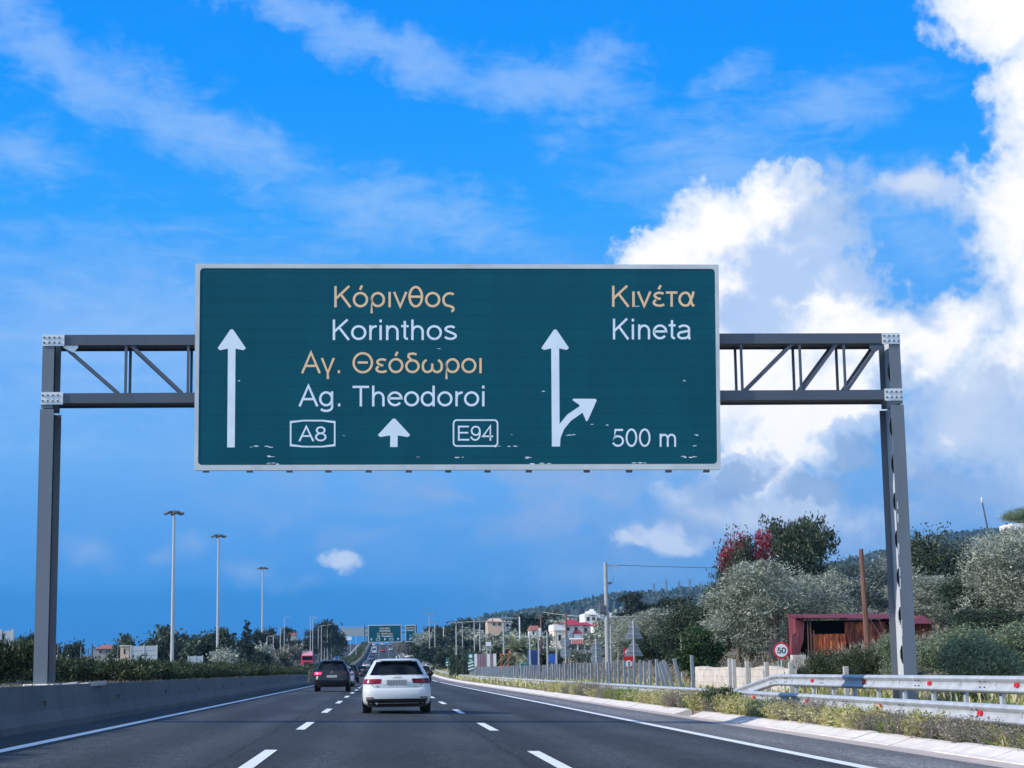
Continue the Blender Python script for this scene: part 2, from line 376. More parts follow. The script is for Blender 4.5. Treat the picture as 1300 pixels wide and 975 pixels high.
# setting materials
asph = bpy.data.materials.new('asphalt'); asph.use_nodes = True; MATS['asphalt'] = asph
def _asphalt(m, base, lo):
    nt = NT(m.node_tree); b = nt.n['Principled BSDF']; tc = nt.node('ShaderNodeTexCoord'); P = tc.outputs['Object']
    long_ = nt.noise(nt.mapping(P, scale=(1.3, .035, 1)), 1.0, 5, .6)
    patch = nt.noise(nt.mapping(P, scale=(.35, .09, 1)), 1.0, 5, .6)
    grit = nt.noise(P, 38, 3, .7); grit2 = nt.noise(P, 6.5, 9, .88)
    sp = nt.node('ShaderNodeSeparateXYZ'); nt.l.new(P, sp.inputs[0])
    tr = nt.math('COSINE', nt.math('MULTIPLY', nt.math('SUBTRACT', sp.outputs[0], .27), 2 * pi / 1.82))       # polished wheel tracks, two to a lane
    v = nt.math('ADD', nt.math('ADD', nt.math('MULTIPLY', long_, .38), nt.math('MULTIPLY', patch, .62)), nt.math('MULTIPLY', tr, -.075))
    c = nt.ramp(v, [(.36, lo), (.5, tuple((a_ + b_) / 2 for a_, b_ in zip(lo, base))), (.64, tuple(a_ * 1.25 for a_ in base))])
    c = nt.mix(1.0, c, nt.ramp(grit, [(.36, (.25, .26, .28)), (.5, (.85, .86, .88)), (.64, (2.5, 2.45, 2.4))]), 'MULTIPLY')
    c = nt.mix(1.0, c, nt.ramp(grit2, [(.34, (.45, .46, .47)), (.5, (.95, .95, .95)), (.66, (1.9, 1.86, 1.82))]), 'MULTIPLY')
    xw = nt.math('ADD', sp.outputs[0], nt.math('MULTIPLY', nt.math('SUBTRACT', nt.noise(nt.mapping(P, scale=(0, .35, 0)), 1.0, 4, .7), .5), .22))
    seam = None
    for sx_ in (1.72, -1.98):                                                  # paving joints, sealed with tar
        d_ = nt.smooth(nt.math('ABSOLUTE', nt.math('SUBTRACT', xw, sx_)), .016, .045, 1, 0)
        seam = d_ if seam is None else nt.math('MAXIMUM', seam, d_)
    cr_ = nt.node('ShaderNodeTexVoronoi', feature='DISTANCE_TO_EDGE'); nt.l.new(nt.vmath('ADD', nt.mapping(P, scale=(.35, .12, 1)), nt.mix(1, (0, 0, 0), nt.noise(P, .9, 5, .7, 0, 1))), cr_.inputs['Vector']); cr_.inputs['Scale'].default_value = 1.0
    crack = nt.math('MULTIPLY', nt.smooth(cr_.outputs['Distance'], .002, .008, 1, 0), nt.smooth(nt.noise(P, .11, 3), .56, .66))
    c = nt.mix(nt.math('MULTIPLY', nt.math('MAXIMUM', seam, crack), .6), c, (.012, .013, .015))
    oil = nt.smooth(nt.noise(nt.mapping(P, scale=(1.0, .25, 1)), .8, 6, .7), .60, .74)
    c = nt.mix(nt.math('MULTIPLY', oil, .35), c, (.018, .019, .022))
    nt.l.new(c, b.inputs['Base Color']); b.inputs['Roughness'].default_value = .82; b.inputs['Specular IOR Level'].default_value = .3
    bn = nt.node('ShaderNodeBump'); bn.inputs['Strength'].default_value = .5; bn.inputs['Distance'].default_value = .01
    nt.l.new(nt.noise(P, 60, 3, .6), bn.inputs['Height']); nt.l.new(bn.outputs[0], b.inputs['Normal'])
_asphalt(asph, (.045, .052, .058), (.026, .031, .036))
asph2 = bpy.data.materials.new('shoulder_asphalt'); asph2.use_nodes = True; MATS['shoulder_asphalt'] = asph2
_asphalt(asph2, (.17, .168, .17), (.125, .125, .13))
mat('road_paint', (.80, .80, .80), .6, var=.06, vscale=2, wear=(.55, .55, .55), wscale=9, wamt=.22)
mat('fence_concrete', (.42, .40, .38), .85, var=.15, vscale=5)
mat('kerb_concrete', (.68, .62, .575), .85, var=.12, vscale=3, bump=.3, bscale=40, wear=(.48, .41, .35), wscale=2.2, wamt=.22)
mat('gutter_concrete', (.50, .42, .38), .9, var=.15, vscale=4, bump=.3, bscale=40)
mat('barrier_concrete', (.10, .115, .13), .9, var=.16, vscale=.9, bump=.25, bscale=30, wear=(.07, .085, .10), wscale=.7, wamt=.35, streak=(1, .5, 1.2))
soil = mat('soil', (.22, .175, .12), .95, var=.4, vscale=.25, bump=.5, bscale=3, wear=(.10, .105, .05), wscale=.16, wamt=.5)

# ground: one sheet out to the horizon
def sheet(name, xs, ys, zf, m, label=None, kind='structure'):
    mb = MB(); mb.grid([[(x, y, zf(x, y)) for x in xs] for y in ys])
    o = mb.build(name, m, smooth=40); o['kind'] = kind
    return o
YS = list(range(-60, 120, 10)) + list(range(120, 1200, 20)) + list(range(1200, 2000, 100)) + [2200, 2600, 3200, 4200, 5600]
gxs = sorted(set(_BX + [-3000, -1000, -400, -300, -150, -80, -50, -33, 8.2, 9.0, 11, 12.2, 14.5, 18, 23, 32, 50, 60, 100, 120, 200, 400, 800, 1000, 2500]))
sheet('ground', gxs, YS, lambda x, y: ground(x, y), soil)
RY = [y for y in YS if y <= 1400]
road = sheet('road', [-6.45, -3.3, 0, 3.0, 5.9], RY, lambda x, y: zr(x, y), asph)
sheet('road_shoulder', [5.9, 6.7, 7.45], RY, lambda x, y: zr(x, y), asph2)
sheet('opposite_carriageway', [-23.2, -19, -15, -11.75], RY, lambda x, y: zo(x, y), asph)
# painted lines
XC, LW = .27, 3.64
def stripe(mb, x0, x1, ya, yb, zf, step=10.0):
    n = max(1, int((yb - ya) / step)); ys = [ya + (yb - ya) * i / n for i in range(n + 1)]
    mb.grid([[(x0, y, zf(x0, y) + .006), (x1, y, zf(x1, y) + .006)] for y in ys])
for nm, xx, w in (('road_edge_line', XC - 1.5 * LW + .09, .20), ('road_edge_line', XC + 1.5 * LW, .22)):
    mb = MB(); stripe(mb, xx - w / 2, xx + w / 2, -40, 1100, zr); mb.build(nm, 'road_paint')['kind'] = 'structure'
P0, PER, DL = 25.78, 13.97, 5.1
for xx in (XC - LW / 2, XC + LW / 2):
    mb = MB(); k = -3
    while P0 + PER * k < 950:
        y1 = P0 + PER * k; stripe(mb, xx - .085, xx + .085, y1 - DL, y1, zr, 3); k += 1
    mb.build('road_lane_line', 'road_paint')['kind'] = 'structure'
mb = MB()
for xx in (-12.4, -22.6): stripe(mb, xx - .12, xx + .12, -40, 1200, zo)
for xx in (-15.8, -19.2):
    for k in range(-2, 80): stripe(mb, xx - .085, xx + .085, k * PER, k * PER + DL, zo, 6)
mb.build('road_lane_line', 'road_paint')['kind'] = 'structure'
# gutter and dropped kerb stones on the right
mb = MB(); mb.grid([[(7.4, y, zr(7.4, y) + .004), (7.65, y, zr(7.65, y) - .008), (7.92, y, zr(7.92, y) + .004)] for y in RY]); mb.build('road_gutter', 'gutter_concrete')['kind'] = 'structure'
mb = MB(); y = 12.0; kr = random.Random(5)
while y < 460:
    L = 2.35 if y < 130 else 8
    if not (45.6 < y < 47.3):
        ya, yb = y + .012, y + L - .012; dz = kr.uniform(-.008, .008)
        prof = lambda yy: [(7.90 + u, zr(7.9, yy) + w + (dz if w > 0 else 0)) for u, w in ((0, -.08), (0, .012), (.1, .03), (.36, .115), (.49, .125), (.49, -.1))]
        mb.loft([[(a, ya, b) for a, b in prof(ya)], [(a, yb, b) for a, b in prof(yb)]])
    y += L
mb.build('road_kerb', 'kerb_concrete')['kind'] = 'structure'
# water chute let into the kerb
mb = MB()
for k in range(3):
    yy = 45.75 + k * .5
    mb.prism([(7.92, zr(7.9, yy) - .05), (7.92, zr(7.9, yy) + .01), (8.40, zr(7.9, yy) + .085), (8.40, zr(7.9, yy) - .05)], yy, yy + .36)
tag(mb.build('drain_chute', 'kerb_concrete'), 'stepped pale concrete drain chute in the kerb below the dark green bush', 'drain')

# exit ramp on the right far ahead
rp = [(8.2, 360), (9.3, 420), (11, 500), (13, 580), (16, 680), (20, 800)]
mb = MB(); mb.grid([[(x - 4.5 if i else x - .4, y, gy(y) - .05 + .02), (x + 3.2, y, gy(y) + .02 + (0.02 * i))] for i, (x, y) in enumerate(rp)]); o = mb.build('exit_ramp_road', 'shoulder_asphalt'); o['kind'] = 'structure'

# ------------------------------------------------------------------ median barrier
def ribbon(prof, ys, zf):
    return [[(a, y, b + zf(y)) for a, b in prof] for y in ys]
bar = thing('concrete_barrier', 'long dark concrete safety barrier running along the left edge line', 'barrier', (-6.3, 0, .19))
ys_b = [y for y in YS if -40 <= y <= 1100]
prof = [(.19, -.06), (.19, .07), (.10, .28), (.045, .737), (-.10, .737), (-.16, .28), (-.2, .07), (-.2, -.06)]
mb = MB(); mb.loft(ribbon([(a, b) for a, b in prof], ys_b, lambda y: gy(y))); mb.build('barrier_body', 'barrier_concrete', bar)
def _cast(m):
    nt = NT(m.node_tree); b = nt.n['Principled BSDF']; src = b.inputs['Base Color'].links[0].from_socket; tc = nt.node('ShaderNodeTexCoord'); P = tc.outputs['Object']
    sp = nt.node('ShaderNodeSeparateXYZ'); nt.l.new(P, sp.inputs[0]); f = nt.math('FRACT', nt.math('MULTIPLY', sp.outputs[1], 1 / 6.0))
    j = nt.smooth(nt.math('ABSOLUTE', nt.math('SUBTRACT', f, .5)), .494, .498); run = nt.noise(nt.mapping(P, scale=(.3, 2.2, .22)), 1.0, 7, .7); scuff = nt.noise(nt.mapping(P, scale=(.5, .5, 6)), 1.1, 6, .7)
    c = nt.mix(nt.math('MULTIPLY', nt.smooth(run, .52, .70), .45), src, (.045, .052, .06)); c = nt.mix(nt.math('MULTIPLY', nt.smooth(scuff, .60, .70), .35), c, (.19, .20, .21)); c = nt.mix(nt.math('MULTIPLY', j, .8), c, (.02, .024, .03)); nt.l.new(c, b.inputs['Base Color'])
_cast(MATS['barrier_concrete'])
mat('rust_steel', (.06, .045, .04), .7, var=.3)
for k in range(14):
    yy = 15.5 + 9.4 * k
    m2 = MB(); m2.box((.085, yy, .44), (.07, .12, .05)); m2.box((.12, yy - .03, .415), (.02, .05, .09)); m2.build('lifting_hook', 'rust_steel', bar)
bar2 = thing('concrete_barrier', 'pale concrete barrier on the far side of the median hedge beside the oncoming lanes', 'barrier', (-11.35, 0, .25))
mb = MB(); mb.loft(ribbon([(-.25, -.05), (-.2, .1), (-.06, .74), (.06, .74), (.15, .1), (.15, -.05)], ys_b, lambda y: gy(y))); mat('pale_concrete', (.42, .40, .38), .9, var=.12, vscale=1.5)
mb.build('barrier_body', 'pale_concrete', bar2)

# ------------------------------------------------------------------ lettering drawn as strokes
def _arc(cx, cy, rx, ry, a0, a1, n=14):
    return [(cx + rx * cos(R(a0 + (a1 - a0) * i / n)), cy + ry * sin(R(a0 + (a1 - a0) * i / n))) for i in range(n + 1)]
SW = .125; h_ = SW / 2; XH = .725
def _bowl(cx, rx=None, top=XH, bot=0.0):
    rx = .30 if rx is None else rx
    return _arc(cx, (top + bot) / 2, rx, (top - bot) / 2 - h_ + .01, 90, 450, 28)
_acc = lambda x: [(x - .04, XH + .10), (x + .06, XH + .30)]
GL = {   # advance, strokes; capital height is 1
    'K': (.93, [[(.17, 0), (.17, 1)], [(.80, 1), (.18, .40)], [(.42, .60), (.86, 0)]]),
    'A': (.93, [[(.05, 0), (.465, .99), (.88, 0)], [(.20, .35), (.73, .35)]]),
    'T': (.853, [[(.04, 1 - h_), (.81, 1 - h_)], [(.425, 0), (.425, 1 - SW)]]),
    'E': (.93, [[(.17, 0), (.17, 1)], [(.17, 1 - h_), (.84, 1 - h_)], [(.17, .53), (.80, .53)], [(.17, h_), (.87, h_)]]),
    'Θ': (1.087, [_arc(.54, .5, .43, .455, 90, 450, 34), [(.30, .51), (.78, .51)]]),
    'o': (.777, [_bowl(.385)]), 'ο': (.777, [_bowl(.385)]), 'ό': (.777, [_bowl(.385), _acc(.40)]),
    'r': (.465, [[(.15, 0), (.15, XH)], _arc(.39, .40, .235, .265, 178, 78, 8)]),
    'i': (.31, [[(.155, 0), (.155, XH)], [(.155, .86), (.155, 1)]]), 'ι': (.31, [[(.155, 0), (.155, XH)]]),
    'n': (.777, [[(.15, 0), (.15, XH)], _arc(.39, .40, .235, .265, 180, 0, 16) + [(.625, 0)]]),
    'h': (.777, [[(.15, 0), (.15, 1)], _arc(.39, .40, .235, .265, 180, 0, 16) + [(.625, 0)]]),
    't': (.388, [[(.185, .93), (.185, .18)] + _arc(.30, .17, .115, .11, 180, 285, 7), [(.02, XH - .045), (.36, XH - .045)]]),
    's': (.698, [_arc(.35, .525, .22, .14, 30, 180, 10) + [(.17, .46)] + _arc(.35, .2, .25, .14, 60, 0, 8)[:-1] + _arc(.35, .20, .25, .14, 0, -165, 12)]),
    'a': (.777, [_arc(.37, .50, .25, .165, 155, 0, 12) + [(.62, .12), (.66, 0)], [(.62, .42), (.35, .365)] + _arc(.30, .205, .20, .15, 90, 270, 12) + [(.42, .065)] + _arc(.42, .26, .20, .195, 270, 350, 8)]),
    'e': (.777, [[(.09, .385), (.685, .385)] + _arc(.385, .3625, .30, .305, 6, 322, 28)]),
    'd': (.777, [_bowl(.36, .275), [(.635, 0), (.635, 1)]]),
    'g': (.777, [_bowl(.36, .275), [(.635, XH), (.635, -.03)] + _arc(.36, -.03, .275, .19, 0, -150, 12)]),
    'm': (1.163, [[(.15, 0), (.15, XH)], _arc(.36, .43, .21, .235, 180, 0, 14) + [(.57, 0)], _arc(.785, .43, .215, .235, 180, 0, 14) + [(1.0, 0)]]),
    '.': (.388, [[(.19, 0), (.19, .14)]]), ' ': (.388, []),
    'ρ': (.795, [_arc(.405, .3625, .28, .305, 180, -180, 28) + [(.125, -.28)]]),
    'ν': (.66, [[(.05, XH), (.33, .04), (.61, XH)]]), 'γ': (.66, [[(.05, XH), (.33, .02), (.61, XH)], [(.33, .06), (.33, -.28)]]),
    'θ': (.777, [_arc(.385, .5, .285, .455, 90, 450, 34), [(.13, .5), (.64, .5)]]),
    'ς': (.68, [_arc(.40, .36, .30, .30, 55, 180, 14) + [(.115, .24), (.2, .11), (.42, .05)] + _arc(.42, -.08, .14, .12, 80, -70, 8)]),
    'ε': (.63, [_arc(.36, .535, .22, .13, 35, 250, 14), [(.27, .38), (.42, .38)], _arc(.36, .20, .26, .145, 125, 325, 14)]),
    'έ': (.63, [_arc(.36, .535, .22, .13, 35, 250, 14), [(.27, .38), (.42, .38)], _arc(.36, .20, .26, .145, 125, 325, 14), _acc(.36)]),
    'δ': (.777, [_arc(.385, .335, .29, .28, 90, 450, 28), [(.37, .60), (.19, .79), (.22, .91), (.40, .94), (.58, .90)]]),
    'ω': (1.09, [_arc(.40, .36, .30, .30, 115, 180, 8) + _arc(.32, .28, .22, .225, 190, 355, 14) + [(.545, .46)], [(.545, .46)] + _arc(.77, .28, .22, .225, 185, 350, 14) + _arc(.69, .36, .30, .30, 0, 65, 8)]),
    'τ': (.56, [[(.02, XH - .05), (.54, XH - .05)], [(.28, XH - .1), (.28, 0)]]),
    'α': (.81, [_arc(.35, .3625, .27, .305, 62, 298, 24) + [(.56, .25), (.67, .52), (.71, XH)], [(.477, .632), (.56, .46), (.64, .12), (.74, .03)]]),
    '8': (.777, [_arc(.385, .735, .235, .205, 90, 450, 24), _arc(.385, .285, .285, .235, 90, 450, 26)]),
    '9': (.777, [_arc(.37, .66, .275, .28, 0, 360, 26), _arc(.35, .5, .30, .455, 25, -20, 6) + _arc(.33, .42, .31, .37, -20, -155, 12)]),
    '4': (.777, [[(.57, 0), (.57, .98), (.07, .29), (.76, .29)]]),
    '5': (.777, [[(.67, .93), (.22, .93), (.135, .46)] + _arc(.37, .32, .30, .265, 140, -160, 22)]),
    '0': (.777, [_arc(.385, .5, .285, .455, 90, 450, 30)]),
}
GL['Κ'] = GL['K']; GL['Α'] = GL['A']
def ribbon2d(pts, w):
    """left and right outline of a stroke of constant width"""
    closed = len(pts) > 3 and abs(pts[0][0] - pts[-1][0]) + abs(pts[0][1] - pts[-1][1]) < 1e-5
    L = []; n = len(pts)
    for i in range(n):
        if closed: a = pts[(i - 1) % (n - 1)]; b = pts[i % (n - 1)]; c = pts[(i + 1) % (n - 1)]
        else: a = pts[max(i - 1, 0)]; b = pts[i]; c = pts[min(i + 1, n - 1)]
        d1 = Vector((b[0] - a[0], b[1] - a[1])); d2 = Vector((c[0] - b[0], c[1] - b[1]))
        if d1.length < 1e-9: d1 = d2
        if d2.length < 1e-9: d2 = d1
        d1.normalize(); d2.normalize(); t = d1 + d2
        if t.length < 1e-6: t = d1
        t.normalize(); nn = Vector((-t.y, t.x)); k = 1 / max(.45, nn.dot(Vector((-d1.y, d1.x))))
        L.append((Vector(b) + nn * (w / 2 * k), Vector(b) - nn * (w / 2 * k)))
    return L
def lettering(mb, text, x0, x1, base, top, plane, w=SW):
    """text between x0 and x1 (sign units) -> strokes as thin raised ribbons; plane(x, y, lift) gives the point on the sign"""
    adv = [GL[c][0] for c in text]; tot = sum(adv)
    sx = (x1 - x0) / (tot - .14 - .1); sy = top - base; cx = x0 - .12 * sx; k = 0
    for c, a in zip(text, adv):
        for st in GL[c][1]:
            k += 1; lift = .003 + .0012 * (k % 4)
            rb = [((cx + p.x * sx, base + p.y * sy), (cx + q.x * sx, base + q.y * sy)) for p, q in ribbon2d(st, w)]
            for (a0, b0), (a1, b1) in zip(rb[:-1], rb[1:]):
                mb.add([plane(*a0, lift), plane(*b0, lift), plane(*b1, lift), plane(*a1, lift)], [(0, 1, 2, 3)])
        cx += a * sx
def flat_poly(mb, poly, plane, lift):
    mb.add([plane(x, y, lift) for x, y in poly], [tuple(range(len(poly)))])

# ------------------------------------------------------------------ the gantry
def grad_paint(name, col, m_rough=.5, sc_=1.2, metal=.0):
    return mat(name, col, m_rough, metal, var=.10, vscale=sc_, wear=tuple(min(1, c * 1.35) for c in col), wscale=3.5, wamt=.12, streak=(1, 1, .35))
galv = grad_paint('weathered_steel', (.070, .088, .122), .62); mat('shaded_web', (.022, .026, .036), .7, var=.2, vscale=1)  # near-black web colour holds the shade inside the columns
mat('galvanised_steel', (.44, .465, .50), .5, .15, var=.16, vscale=2.5, wear=(.27, .28, .30), wscale=4, wamt=.22)
mat('dark_steel', (.10, .11, .13), .55, .2, var=.15)
mat('bright_zinc', (.66, .69, .73), .45, .1, var=.04, vscale=1)
grad_paint('column_steel', (.135, .155, .19), .6); grad_paint('sunlit_web', (.50, .51, .53), .6)  # web colour made pale to look sunlit
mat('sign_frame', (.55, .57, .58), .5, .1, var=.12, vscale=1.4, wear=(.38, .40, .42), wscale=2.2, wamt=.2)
YG = 38.6
gan = thing('overhead_gantry', 'large grey steel lattice gantry spanning the three lanes and carrying the green direction sign', 'gantry', (1.8, YG, 0))
def rel(o): return Vector(o.location)
def hole_web(mb, x, y0, y1, z0, z1, pitch=.82, t=.012, r=.0):
    """web plate of a castellated column with hexagonal openings, lying in the yz plane"""
    hw = (y1 - y0); a = hw * .26; n = int((z1 - z0) / pitch); pitch = (z1 - z0) / n; yc = (y0 + y1) / 2; hh = .20
    for k in range(n):
        za = z0 + k * pitch; zb = za + pitch; zc = (za + zb) / 2
        hexa = [(yc - a * .45, zc - hh), (yc + a * .45, zc - hh), (yc + a, zc - .07), (yc + a, zc + .07), (yc + a * .45, zc + hh), (yc - a * .45, zc + hh), (yc - a, zc + .07), (yc - a, zc - .07)]
        o = [(y0, za), (y1, za), (y1, zb), (y0, zb)]
        vs = o + hexa
        fs = [(0, 1, 5, 4), (1, 6, 5), (1, 2, 7, 6), (2, 8, 7), (2, 3, 9, 8), (3, 10, 9), (3, 0, 11, 10), (0, 4, 11)]
        for s_ in (-t / 2, t / 2): mb.add([(x + s_, a_, b_) for a_, b_ in vs], fs)
        m_ = len(hexa)
        mb.add([(x - t / 2, a_, b_) for a_, b_ in hexa] + [(x + t / 2, a_, b_) for a_, b_ in hexa], [(i, (i + 1) % m_, m_ + (i + 1) % m_, m_ + i) for i in range(m_)])
DP = .93
base_l, base_r = at(57, 862, YG), at(1152, 868, YG)
zt1, zt0 = at(580, 424, YG).z, at(580, 437, YG).z              # upper chord front face
zb1, zb0 = at(580, 497, YG).z, at(580, 509.5, YG).z
XL, XR = at(58.5, 560, YG).x, at(1141.5, 560, YG).x
z_split = zb0 - .12
for nm, X, zb in (('column', XL, .92), ('column', XR, ground(XR, YG) + .02)):
    for part, za, zz, fw, d in (('column', zb, z_split, .285, DP), ('column', z_split + .02, zt1 - .012, .245, DP - .10)):
        mb = MB()
        mb.box((X, YG + .01, (za + zz) / 2), (fw, .022, zz - za))
        o = mb.build('column', 'column_steel', gan); o.matrix_parent_inverse = Matrix.Translation(-rel(gan))
        mb = MB(); mb.box((X, YG + d, (za + zz) / 2), (fw, .022, zz - za)); mb.build('rear_flange', 'column_steel', o)
        sd = 1 if X > 0 else -1
        mb = MB(); hole_web(mb, X, YG + .022, YG + d - .012, za, zz); wb = mb.build('web', 'sunlit_web' if X > 0 else 'shaded_web', o)  # right web coloured as sunlit, left web as shaded
        mb = MB(); mb.box((X + sd * .09, YG + d / 2, (za + zz) / 2), (.012, d - .05, zz - za)); mb.build('hole_shade_plate', 'shaded_web', o)  # added plate, painted dark so the hexagonal openings look shaded
    s = 1 if X < 0 else -1; w_ = .46 if X < 0 else .40
    for z0_, z1_ in ((zt0 - .02, zt1 + .0), (zb0 - .03, zb1 + .02)):     # joint plates and their bolts
        mb = MB(); mb.box((X + s * (w_ / 2 - .125), YG - .016, (z0_ + z1_) / 2), (w_, .02, z1_ - z0_))
        jp = mb.build('joint_plate', 'bright_zinc', gan); jp.matrix_parent_inverse = Matrix.Translation(-rel(gan))
        for i in range(4):
            for j in range(2):
                mb = MB(); c = (X + s * (-.085 + i * .105), YG - .026, z0_ + (z1_ - z0_) * (.27 + .46 * j))
                mb.tube([c, (c[0], c[1] - .028, c[2])], .022, 6); mb.build('bolt', 'dark_steel', jp)
    mb = MB()
    if X < 0: mb.box((X, YG + .45, .86), (.62, 1.35, .16), bev=.02)
    else: mb.box((X, YG + .45, zb - .12), (.8, 1.5, .35), bev=.02)
    o = mb.build('base_plinth', 'kerb_concrete', gan); o.matrix_parent_inverse = Matrix.Translation(-rel(gan))
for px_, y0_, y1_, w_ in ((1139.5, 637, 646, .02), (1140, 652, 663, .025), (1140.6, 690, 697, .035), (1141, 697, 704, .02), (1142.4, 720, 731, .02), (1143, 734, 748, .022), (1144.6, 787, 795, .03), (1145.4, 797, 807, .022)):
    a_, b_ = at(px_, y0_, YG), at(px_, y1_, YG); mb = MB(); mb.box(((a_.x + b_.x) / 2, YG - .003, (a_.z + b_.z) / 2), (w_, .003, a_.z - b_.z)); o = mb.build('sun_fleck', 'sign_frame', gan); o.matrix_parent_inverse = Matrix.Translation(-rel(gan))  # pale boxes imitating flecks of sunlight on the front flange
def gpart(mb, name, m): 
    o = mb.build(name, m, gan); o.matrix_parent_inverse = Matrix.Translation(-rel(gan)); return o
xa, xb = XL + .13, XR - .13
for z0_, z1_ in ((zt0, zt1), (zb0, zb1)):
    mb = MB(); d = .76; zc = (z0_ + z1_) / 2
    mb.box(((XL + XR) / 2, YG + .012, zc), (xb - xa, .02, z1_ - z0_)); mb.box(((XL + XR) / 2, YG + d, zc), (xb - xa, .02, z1_ - z0_))
    mb.box(((XL + XR) / 2, YG + (d + .022) / 2, z0_ + .05), (xb - xa - .06, d - .03, .014))
    gpart(mb, 'chord', galv)
def web_bar(px, py0, py1, name='vertical_bar', px2=None):
    for dy in (.045, .71):
        p, q = at(px, py0, YG), at(px2 if px2 else px, py1, YG)
        a = Vector((p.x, YG + dy, zt0 + .005)); b = Vector((q.x, YG + dy, zb1 - .005))
        mb = MB(); mb.beam(a, b, .022 if name == 'vertical_bar' else .075, .075 if name == 'vertical_bar' else .022, (0, 1, 0)) if name != 'vertical_bar' else mb.box((a.x, a.y, (a.z + b.z) / 2), (.055, .045, a.z - b.z))
        gpart(mb, name, galv)
for px in (160, 239, 325, 410, 495, 580, 665, 750, 835, 941, 1015.5, 1071.5): web_bar(px, 437, 496)
for p0, p1 in ((80, 150), (166, 231), (246, 317), (332, 402), (417, 487), (673, 743), (757, 828), (908, 843), (1007, 947), (1063, 1019), (1117, 1076)): web_bar(p0, 437, 496, 'diagonal_bar', p1)
# gussets at the corners
for pl_, m_ in (([(80, 437.3), (99, 437.3), (99, 441), (93, 447.5), (80, 441)], 'bright_zinc'), ([(1121, 437.3), (1104, 437.3), (1104, 441), (1110, 447.5), (1121, 441)], galv)):
    q_ = [at(x_, y_, YG) for x_, y_ in pl_]; mb = MB(); mb.prism([(p.x, p.z) for p in q_], YG + .024, YG + .034); gpart(mb, 'gusset_plate', m_)

# ------------------------------------------------------------------ the direction sign
YS_ = YG - .14                                                 # face of the sign
def splane(px, py, lift):
    return at(px, py, YS_) + Vector((0, -lift, 0))
mat('sign_green', (.001, .078, .112), .5, var=.05, vscale=.8, spec=.12)
def _planks(m):
    nt = NT(m.node_tree); b = nt.n['Principled BSDF']; tc = nt.node('ShaderNodeTexCoord'); P = tc.outputs['Object']
    sp = nt.node('ShaderNodeSeparateXYZ'); nt.l.new(P, sp.inputs[0]); f = nt.math('FRACT', nt.math('MULTIPLY', sp.outputs[2], 1 / .31))
    joint = nt.smooth(nt.math('ABSOLUTE', nt.math('SUBTRACT', f, .5)), .452, .49); row = nt.noise(nt.mapping(P, scale=(.02, .02, 2.4)), 1.4, 3, .6)
    n = nt.noise(nt.mapping(P, scale=(1.6, 1, .35)), .9, 7, .65); dirt = nt.noise(nt.mapping(P, scale=(4, 1, .5)), 1.3, 7, .7)
    c = nt.ramp(nt.math('ADD', nt.math('MULTIPLY', n, .6), nt.math('MULTIPLY', row, .4)), [(.32, (.001, .066, .098)), (.68, (.002, .090, .126))])
    c = nt.mix(nt.math('MULTIPLY', joint, .45), c, (.0, .035, .052)); c = nt.mix(nt.math('MULTIPLY', nt.smooth(dirt, .58, .74), .22), c, (.03, .085, .10)); nt.l.new(c, b.inputs['Base Color'])
_planks(MATS['sign_green'])
mat('sign_white', (.72, .79, .86), .45, var=.06, vscale=2)
mat('sign_yellow', (.84, .54, .30), .45, var=.05, vscale=2)
def panel_corners(a):
    return [at(px, py, YS_) for px, py in a]
def rrect(c, r, n=6):
    """rounded outline of a quad given bottom-left, bottom-right, top-right, top-left in x,z"""
    out = []
    for i in range(4):
        p = Vector((c[i].x, c[i].z)); a = Vector((c[i - 1].x, c[i - 1].z)); b = Vector((c[(i + 1) % 4].x, c[(i + 1) % 4].z))
        u = (a - p).normalized() * r; v = (b - p).normalized() * r
        for k in range(n + 1):
            t = k / n; q = p + u * (1 - t) ** 2 + v * t ** 2; out.append((q.x, q.y))
    return out
sg = thing('direction_sign', 'huge green motorway direction sign with Greek and Latin place names and white arrows', 'road sign', at(580, 596, YS_))
def spart(mb, name, m, parent=None):
    o = mb.build(name, m, parent or sg)
    if parent is None: o.matrix_parent_inverse = Matrix.Translation(-Vector(sg.location))
    return o
oc = panel_corners([(246.5, 597.3), (915, 596), (912.3, 336), (248.2, 335)]); ic = panel_corners([(251.5, 590.5), (910.5, 589), (907.5, 341.5), (254, 340.5)])
mb = MB(); mb.prism(rrect(oc, .012, 1), YS_ + .004, YS_ + .085); spart(mb, 'backing', 'sign_frame')
mb = MB(); ou = rrect(oc, .02); inn = rrect(ic, .10); n = len(ou)
mb.add([(a, YS_ - .012, b) for a, b in ou] + [(a, YS_ - .012, b) for a, b in inn] + [(a, YS_ + .0035, b) for a, b in ou] + [(a, YS_ + .0, b) for a, b in inn],
       [(i, (i + 1) % n, n + (i + 1) % n, n + i) for i in range(n)] + [(i, 2 * n + i, 2 * n + (i + 1) % n, (i + 1) % n) for i in range(n)] + [(n + i, n + (i + 1) % n, 3 * n + (i + 1) % n, 3 * n + i) for i in range(n)])
spart(mb, 'frame', 'sign_frame')
mb = MB(); mb.prism(rrect(ic, .09), YS_ - .001, YS_ + .003); board = spart(mb, 'board', 'sign_green')
